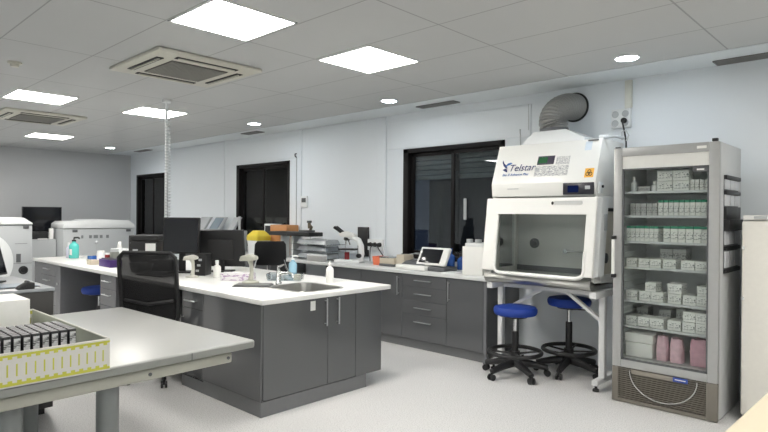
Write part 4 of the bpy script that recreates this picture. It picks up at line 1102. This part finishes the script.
g = G(); loft(g, [rrect(-6.17, -5.95, 2.60, 2.74, .04, Z+.001), rrect(-6.20, -5.92, 2.58, 2.76, .05, Z+.10), rrect(-6.19, -5.93, 2.59, 2.75, .045, Z+.10), rrect(-6.16, -5.96, 2.61, 2.73, .035, Z+.008)]); g.build('shell', M_greyd, t)
G().torus((-6.06, 2.67, Z+.10), .05, .004).build('rim_ring', M_grey, t)
def gooseneck(label, m, s, loc, rz):
    t = thing('barcode_scanner', label, 'scanner', (0, 0, 0), 'barcode scanners on stands')
    G().lathe([(0, 0), (.065*s, 0), (.065*s, .008*s), (.03*s, .02*s), (0, .022*s)]).build('base', m, t)
    G().tube([(0, 0, .015*s), (.01*s, 0, .08*s), (.005*s, 0, .14*s), (-.005*s, 0, .175*s)], [.022*s, .015*s, .016*s, .022*s], 12).build('neck', m, t)
    G().prism([(-.09*s, .165*s), (-.075*s, .205*s), (0, .222*s), (.05*s, .205*s), (.055*s, .18*s), (.02*s, .17*s)], 'y', -.032*s, .032*s, .010*s, 3).build('head', m, t)
    G().box(-.086*s, -.079*s, -.024*s, .024*s, .172*s, .198*s).build('window', M_blackp, t)
    place(t, loc, rz)
gooseneck('white barcode scanner on a stand between the two monitors on the island', mat('scanner_ivory', (.58, .57, .52), .4), 1.0, (-5.25, 2.82, Z), R(40))
t = thing('scanner_mat', 'dark grey rectangular pad under the beige scanner', 'pad', (0, 0, 0))
G().box(-.16, .16, -.10, .10, 0, .008, .003).build('pad_base', M_greyd, t); G().box(-.15, .15, -.09, .09, .0085, .016, .003).build('pad_surface', mat('pad_grey', (.14, .145, .14), .4), t)
place(t, (-4.27, 2.87, Z), R(43))
gooseneck('beige barcode scanner on a curved neck, on the dark pad', M_cream, 1.15, (-4.36, 2.90, Z+.0165), R(25))
def bottle(label, loc, r, h, m, cap, name='bottle', nozzle=False, pump=False, group=None):
    t = thing(name, label, 'bottle', loc, group)
    G().lathe([(0, 0), (r*.92, 0), (r, .008), (r, h*.58), (r*.85, h*.66), (r*.38, h*.74), (r*.38, h*.80), (0, h*.80)], loc).build('bottle_body', m, t)
    if nozzle: G().lathe([(0, h*.80), (r*.45, h*.80), (r*.42, h*.86), (r*.16, h*.90), (r*.10, h), (0, h)], loc).build('nozzle', cap, t)
    elif pump:
        G().lathe([(0, h*.80), (r*.45, h*.80), (r*.45, h*.87), (r*.14, h*.88), (r*.14, h*.95), (0, h*.95)], loc).build('collar', cap, t)
        x, y, z = loc
        G().tube([(x, y, z+h*.97), (x+r*.7, y+r*.6, z+h*.98), (x+r*.95, y+r*.85, z+h*.93)], r*.2, 8).build('spout', cap, t)
    else: G().lathe([(0, h*.80), (r*.46, h*.80), (r*.46, h), (0, h)], loc).build('cap', cap, t)
    return t
b_ = bottle('turquoise soap bottle with black pump at the far end of the island', (-8.52, 2.82, Z), .062, .29, M_teal, M_blackp, pump=True)
G().box(-8.50, -8.41, 2.755, 2.758, Z+.05, Z+.13).build('bottle_label', M_paper, b_)
bottle('clear lilac bottle beside the turquoise soap bottle', (-8.66, 2.80, Z), .035, .21, mat('lilac', (.62, .60, .72), .3), M_white2)
bottle('small white bottle before the turned-away monitor', (-5.06, 2.98, Z), .037, .17, M_white, M_white2)
bottle('white wash bottle with a tapered nozzle beside the sink', (-3.98, 3.50, Z), .036, .205, M_white, M_white, 'wash_bottle', nozzle=True)
bottle('pale blue soap bottle with pump behind the tap', (-4.66, 3.60, Z), .042, .21, M_lblue, M_white2, pump=True)
t = thing('storage_tray', 'blue plastic tray on the far part of the island beside the white jar', 'tray', (-8.12, 2.95, Z))
G().box(-8.20, -8.04, 2.88, 3.02, Z, Z+.05, .006).build('tray_body', M_bluebot, t); G().tube([(-8.10, 2.96, Z+.05), (-8.10, 2.96, Z+.22)], .006, 8).sphere((-8.10, 2.96, Z+.23), .022).build('dispenser', M_grey, t)
tag(G().box(-7.42, -7.28, 2.60, 2.70, Z, Z+.055, .004).build('pipette_box', M_beige, origin=(-7.35, 2.65, Z)), 'small beige box beside the purple rack', 'box')
def jar(label, x, y, r, h, m, cap):
    t = thing('jar', label, 'jar', (x, y, Z), 'jars on the far part of the island')
    G().lathe([(0, 0), (r, 0), (r, h*.75), (r*.85, h*.8), (0, h*.8)], (x, y, Z)).build('jar_body', m, t)
    G().lathe([(0, h*.805), (r*.9, h*.805), (r*.9, h), (0, h)], (x, y, Z)).build('lid', cap, t)
jar('white jar behind the blue tray', -7.86, 2.93, .05, .13, M_white2, M_white)
jar('dark red jar between the white and the grey jar', -7.69, 2.95, .034, .11, M_red, M_white2)
jar('grey jar nearest the purple rack end', -7.52, 2.97, .055, .165, mat('olive_grey', (.16, .17, .15), .4), M_grey)
t = thing('test_tube_rack', 'purple test tube rack on the island beside the chair back', 'rack', (-6.93, 2.69, Z))
G().box(-7.09, -6.76, 2.62, 2.76, Z, Z+.085, .004).build('rack_body', M_purple, t)
g = G()
for i in range(8):
    for j in range(3): g.lathe([(0, 0), (.012, 0), (.012, .012), (0, .012)], (-7.06+i*.039, 2.65+j*.04, Z+.085), 10)
g.build('tube_caps', M_greyd, t)
t = thing('tissue_box', 'white tissue box with a tissue pulled up, far side of the island', 'tissue box', (-8.3, 3.36, Z))
G().box(-8.45, -8.20, 3.28, 3.46, Z, Z+.12, .006).build('box_body', M_white2, t)
g = G(); loft(g, [[(-8.36+.06*math.cos(k*PI/6)*(1.0-.6*f)+.02*math.sin(5*k)*f, 3.37+.03*math.sin(k*PI/6)*(1-.3*f), Z+.119+.10*f) for k in range(12)] for f in (0, .4, .75, 1)]); g.build('tissue', M_paper, t)
t = thing('glove_box', 'white box with purple print on the island near the beige scanner', 'box', (0, 0, 0))
G().box(-.15, .15, -.065, .065, 0, .075, .004).build('box_body', printed('purple_print', (.74, .72, .74), (.42, .30, .46), 10, 8, .55, (.1, .9)), t); G().box(-.04, .04, -.02, .02, .0752, .085, .004).build('glove_tip', M_paper, t)
place(t, (-4.70, 2.99, Z), R(43))
tag(G().box(-.11, .11, -.15, .15, 0, .003).build('paper_sheet', M_paper), 'loose white sheet lying near the island edge before the dark pad', 'paper')
place(bpy.data.objects['paper_sheet'], (-4.02, 2.62, Z), R(43))
t = thing('plastic_tray', 'clear plastic tray with small items beside the soap bottle', 'tray', (0, 0, 0))
g = G(); loft(g, [rrect(-.16, .16, -.09, .09, .02, .001), rrect(-.17, .17, -.10, .10, .02, .065), rrect(-.166, .166, -.096, .096, .02, .065), rrect(-.156, .156, -.086, .086, .018, .005)]); g.build('shell', M_film, t)
G().box(-.12, -.02, -.05, .03, .006, .05, .004).build('grey_block', M_grey, t); G().box(.08, .14, -.04, .04, .006, .055, .004).build('brown_block', M_beige, t)
place(t, (-4.42, 3.33, Z), R(43))

# ------------------------------------------------------------------ things on the back bench
B = BT+.0005
def cycler(x, w, label, sc):
    t = thing('thermal_cycler', label, 'laboratory instrument', (x, 5.3, B), 'grey instruments with tilted tops')
    G().prism([(5.08, B), (5.48, B), (5.48, B+.34), (5.22, B+.34), (5.10, B+.22)], 'x', x-w/2, x+w/2, .012).build('body', M_lgrey, t)
    G().prism([(5.20, B+.345), (5.25, B+.345), (5.40, B+.565), (5.34, B+.565)], 'x', x-w/2+.02, x+w/2-.02, .010).build('tilted_lid', M_grey, t)
    if sc: G().prism([(5.186, B+.362), (5.20, B+.362), (5.334, B+.55), (5.32, B+.55)], 'x', x-w/2+.05, x+w/2-.05, .002).build('screen', mat('blue_grey_panel', (.22, .28, .33), .35), t)
cycler(-9.46, .36, 'grey instrument with tilted lid behind the plain black monitor', False)
cycler(-8.96, .36, 'grey instrument with a blue-grey tilted panel, middle of three on the bench', True)
cycler(-8.45, .22, 'narrow grey instrument with tilted lid, before the middle window', False)
t = thing('tube_stand', 'slim grey upright tube on the bench in front of the middle window', 'tube', (-8.22, 5.25, B)); G().cyl((-8.22, 5.25, B), (-8.22, 5.25, B+.58), .022).build('tube', M_grey, t); G().lathe([(0, 0), (.05, 0), (.05, .015), (0, .015)], (-8.22, 5.25, B)).build('base', M_greyd, t)
t = thing('sharps_bin', 'yellow-topped white sharps bin on the bench before the middle window', 'bin', (-7.44, 5.09, B))
g = G(); loft(g, [rrect(-7.56, -7.32, 4.98, 5.20, .03, B), rrect(-7.58, -7.30, 4.96, 5.22, .03, B+.22)]); g.build('bin_body', M_white2, t)
g = G(); loft(g, [rrect(-7.585, -7.295, 4.955, 5.225, .03, B+.222), rrect(-7.585, -7.295, 4.955, 5.225, .03, B+.29), rrect(-7.52, -7.36, 5.02, 5.16, .04, B+.37)]); g.build('lid', M_yellow, t)
t = thing('kit_carton', 'white and violet carton on the bench behind the beige scanner', 'carton', (-8.02, 5.05, B)); G().box(-8.11, -7.93, 4.98, 5.12, B, B+.20, .004).build('carton_body', printed('violet_print', (.72, .71, .76), (.22, .16, .45), 6, 6, .5, (.1, .85)), t); G().box(-8.08, -8.0, 5.0, 5.1, B+.2005, B+.26, .004).build('small_pack', M_white2, t)
t = thing('bench_meter', 'tan wooden-sided instrument with a small white display on the bench', 'laboratory instrument', (-7.1, 5.25, B))
G().box(-7.40, -6.98, 5.27, 5.50, B, B+.46, .008).build('case', M_tan, t)
sc_ = G().box(-7.70, -7.405, 5.37, 5.50, B+.24, B+.47, .010).build('display_unit', M_white2, t); G().box(-7.67, -7.47, 5.366, 5.371, B+.31, B+.44).build('screen', M_screen, sc_)
G().box(-7.66, -7.42, 5.38, 5.50, B, B+.2395, .005).build('base', M_white2, t)
t = thing('shelf_riser', 'long black riser shelf on white posts on the bench, a small microscope on it', 'shelf', (-6.6, 5.25, B))
G().box(-7.04, -6.12, 4.99, 5.25, B+.318, B+.375, .006).build('deck', M_blackp, t)
for x in (-6.88, -6.62): G().box(x-.02, x+.02, 5.1, 5.24, B, B+.3175, .003).build('post', M_white2, t)
t = thing('mini_microscope', 'small brown microscope standing on the black riser shelf', 'microscope', (-6.36, 5.2, B+.3755))
zz = B+.3755
G().box(-6.50, -6.30, 5.12, 5.26, zz, zz+.025, .006).build('base', M_greyd, t)
G().tube([(-6.34, 5.2, zz+.02), (-6.31, 5.2, zz+.07), (-6.35, 5.2, zz+.10)], .02, 10).build('arm', mat('bronze', (.16, .13, .09), .4, .4), t)
G().cyl((-6.36, 5.2, zz+.05), (-6.36, 5.2, zz+.13), .022).build('tube', MATS['bronze'], t); G().cyl((-6.36, 5.2, zz+.13), (-6.36, 5.2, zz+.16), .035).build('eyepiece', M_greyd, t)
t = thing('power_supply', 'low black box on the bench beside the visitor chair back', 'box', (-6.93, 5.0, B)); G().box(-7.08, -6.78, 4.90, 5.04, B, B+.135, .008).build('case', M_blackp, t); G().box(-7.0, -6.9, 4.897, 4.9, B+.05, B+.09).build('display', M_greyd, t)
# rack of bagged papers
t = thing('letter_rack', 'three-tier clear rack of bagged grey papers beside the microscope', 'rack', (-6.15, 5.2, B))
g = G()
for x in (-6.55, -5.80):
    for y in (5.02, 5.38): g.tube([(x, y, B), (x, y, B+.30)], .006, 8)
g.build('upright', M_grey, t)
for i, z_ in enumerate((.02, .12, .21)):
    G().box(-6.56, -5.79, 5.01, 5.39, B+z_, B+z_+.008).build('tier', M_film, t)
    g = G(); loft(g, [[(-6.15+(.36-.03*f)*math.copysign(abs(math.cos(a))**.5, math.cos(a))+.01*math.sin(7*a), 5.19+(.16-.02*f)*math.copysign(abs(math.sin(a))**.5, math.sin(a)), B+z_+.009+.055*f+.012*f*math.sin(3*a+i)) for a in [2*PI*k/28 for k in range(28)]] for f in (0, .5, 1)])
    g.build('paper_bundle', mat('bagged_grey_%d' % i, ((.26, .29, .31), (.16, .18, .20), (.36, .39, .41))[i], .3, var=.4, scale=14), t)
t = thing('tip_box', 'low white and grey box on the bench in front of the letter rack', 'box', (-5.93, 4.94, B)); G().box(-6.05, -5.74, 4.91, 5.0, B, B+.075, .004).build('box_body', mat('box_grey', (.42, .42, .41), .4), t); G().box(-6.05, -5.74, 4.91, 5.0, B+.0755, B+.095, .004).build('lid', M_white2, t)
# microscope
t = thing('microscope', 'white binocular microscope with black eyepieces on the back bench', 'microscope', (0, 0, 0))
G().box(-.26, .14, -.10, .10, 0, .05, .014, 3).build('base', M_white2, t)
G().tube([(.10, 0, .03), (.125, 0, .15), (.12, 0, .28), (.08, 0, .37), (0, 0, .41), (-.10, 0, .415)], [.05, .045, .042, .042, .042, .038], 14).build('arm', M_white2, t)
hd_ = G().prism([(-.19, .42), (.02, .42), (.03, .455), (-.02, .48), (-.12, .51), (-.22, .475)], 'y', -.055, .055, .012, 3).build('head', M_white, t)
for s in (-1, 1): G().tube([(-.17, s*.033, .485), (-.235, s*.033, .535), (-.29, s*.033, .575)], [.022, .022, .025], 14).build('eyepiece', M_blackp, t)
G().lathe([(0, .41), (.045, .41), (.05, .375), (.035, .36), (0, .36)], (-.10, 0, 0)).build('turret', M_blackp, t)
for k in range(3): a = 2*PI*k/3+.5; G().tube([(-.10+.02*math.cos(a), .02*math.sin(a), .365), (-.10+.045*math.cos(a), .045*math.sin(a), .29)], [.014, .011], 10).build('objective', M_chrome, t)
G().box(-.20, .06, -.09, .09, .205, .23, .004).build('stage', M_blackp, t)
G().cyl((-.10, 0, .05), (-.10, 0, .17), .035).build('condenser', M_red, t)
for s in (-1, 1): G().cyl((.12, s*.05, .12), (.12, s*.085, .12), .035).cyl((.12, s*.085, .12), (.12, s*.10, .12), .022).build('focus_knob', M_blackp, t)
place(t, (-5.42, 5.17, B), R(20)); t.scale = (.92, .92, .80)
tag(G().box(-5.70, -5.50, WY-.045, WY-.016, .93, 1.33, .004).build('wall_panel', M_blackp, origin=(-5.6, WY, .93)), 'dark flat panel on the wall behind the microscope', 'panel')
# outlets and cables above bench
t = thing('socket_box', 'white wall socket strip with three black plugs above the orange box', 'socket', (-5.32, WY, 1.1), 'wall sockets')
G().box(-5.50, -5.22, WY-.05, WY-.023, 1.02, 1.17, .006).build('housing', M_white2, t)
for x in (-5.44, -5.355, -5.265): G().cyl((x, WY-.05, 1.10), (x, WY-.10, 1.10), .030, .022).build('plug', M_rubber, t)
t = thing('power_cable', 'thin black cables drooping from the bench sockets to the worktop', 'cable', (-5.3, WY-.1, B))
for i, (x, xe) in enumerate(((-5.44, -5.53), (-5.355, -5.37), (-5.265, -4.95))):
    G().tube([(x, WY-.108, 1.10), (x+(xe-x)*.2, WY-.14, 1.05), (x+(xe-x)*.5, WY-.14, .95), (xe, WY-.13, B+.008)], .006, 8).build('cord', M_rubber, t)
t = thing('storage_box', 'small orange open box on the back bench below the sockets', 'box', (-4.98, 5.2, B)); g = G(); loft(g, [rrect(-5.05, -4.92, 5.16, 5.30, .01, B), rrect(-5.06, -4.91, 5.15, 5.31, .01, B+.105), rrect(-5.055, -4.915, 5.155, 5.305, .01, B+.105), rrect(-5.045, -4.925, 5.165, 5.295, .01, B+.005)]); g.build('box_body', M_orange, t)
t = thing('water_bath', 'low beige and clear bath beside the orange box', 'laboratory instrument', (-4.72, 5.22, B)); G().box(-4.89, -4.64, 5.10, 5.30, B, B+.03, .006).build('base', M_greyd, t); G().box(-4.885, -4.645, 5.105, 5.295, B+.0305, B+.10, .006).build('basin', M_beige, t); G().box(-4.89, -4.72, 5.10, 5.30, B+.1005, B+.115, .004).build('lid', M_film, t); G().box(-4.62, -4.50, 5.12, 5.30, B, B+.15, .006).build('control_box', M_beige, t)
t = thing('cable_loop', 'thin grey looped tubing lying behind the screen instrument', 'tubing', (-4.5, 5.45, B))
pts = [(-4.70+.5*k/40+.06*math.sin(k*.9), 5.45+.02*math.cos(k*.9), B+.06+.10*abs(math.sin(k*.16))) for k in range(41)]; pts[0] = (-4.72, 5.45, B+.006); pts[-1] = (-4.22, 5.45, B+.006)
G().tube(pts, .005, 6).build('hose', M_grey, t)
# reader with screen
t = thing('bench_analyser', 'cream benchtop reader with a tilted black touchscreen', 'laboratory instrument', (-4.12, 5.1, B))
G().box(-4.50, -4.06, 4.965, 5.22, B, B+.055, .016, 3).build('base', M_white, t)
G().prism([(5.02, B+.056), (5.22, B+.056), (5.22, B+.10), (5.10, B+.09)], 'x', -4.46, -4.12, .01).build('deck', M_greyd, t)
G().box(-4.06, -3.82, 5.02, 5.26, B, B+.05, .012).build('side_base', M_greyd, t)
s_ = G().prism([(5.045, B+.065), (5.095, B+.055), (5.20, B+.245), (5.155, B+.262)], 'x', -4.255, -3.845, .014, 3).build('screen_housing', M_white, t)
G().prism([(5.052, B+.093), (5.060, B+.090), (5.143, B+.237), (5.135, B+.240)], 'x', -4.215, -3.925, .001).build('screen', M_screen, s_)
bottle('blue bottle standing between the reader and the white bench box', (-4.04, 5.42, B), .055, .24, M_bluebot, M_bluebot)
bottle('small blue bottle beside the larger one before the window', (-3.90, 5.44, B), .045, .19, M_bluebot, M_blackp)
t = thing('bench_box', 'tall white box with lids on top, on the bench beside the safety cabinet', 'box', (-3.42, 5.2, B))
G().box(-3.57, -3.31, 5.00, 5.30, B, B+.30, .006).build('box_body', M_white, t)
G().box(-3.55, -3.33, 5.02, 5.28, B+.3005, B+.335, .006).build('lid', M_white2, t)
for x in (-3.53, -3.42): G().cyl((x, 5.08, B+.3355), (x, 5.08, B+.375), .035).build('knob', M_grey, t)
tag(G().box(-3.80, -3.62, 4.93, 5.12, B, B+.012, .003).build('document_folder', M_white2, origin=(-3.8, 5.0, B)), 'flat white folder lying before the tall white bench box', 'folder')

# ------------------------------------------------------------------ world, camera
w = bpy.data.worlds.new('night'); bpy.context.scene.world = w; w.use_nodes = True
w.node_tree.nodes['Background'].inputs[0].default_value = (.010, .014, .025, 1); w.node_tree.nodes['Background'].inputs[1].default_value = .6
f = 573.73; yaw, pitch, roll = R(43.3186), R(-.1221), R(.4392)
fw = Vector((-math.sin(yaw)*math.cos(pitch), math.cos(yaw)*math.cos(pitch), math.sin(pitch)))
rt = Vector((math.cos(yaw), math.sin(yaw), 0)); up = rt.cross(fw)
rt2 = rt*math.cos(roll)+up*math.sin(roll); up2 = up*math.cos(roll)-rt*math.sin(roll)
cam = bpy.data.cameras.new('camera'); co = bpy.data.objects.new('camera', cam); C.objects.link(co)
cam.sensor_width = 36; cam.sensor_fit = 'HORIZONTAL'; cam.lens = 36*f/768; cam.clip_start = .05
mtx = Matrix((rt2, up2, -fw)).transposed().to_4x4(); mtx.translation = Vector((0, 0, 1.5)); co.matrix_world = mtx
S = bpy.context.scene; S.camera = co
S.view_settings.view_transform = 'Standard'; S.view_settings.look = 'None'; S.view_settings.gamma = 1; S.view_settings.use_curve_mapping = False
S.view_settings.exposure = 1.84
S.cycles.use_denoising = True
S.cycles.max_bounces = 10; S.cycles.diffuse_bounces = 5; S.cycles.transparent_max_bounces = 24
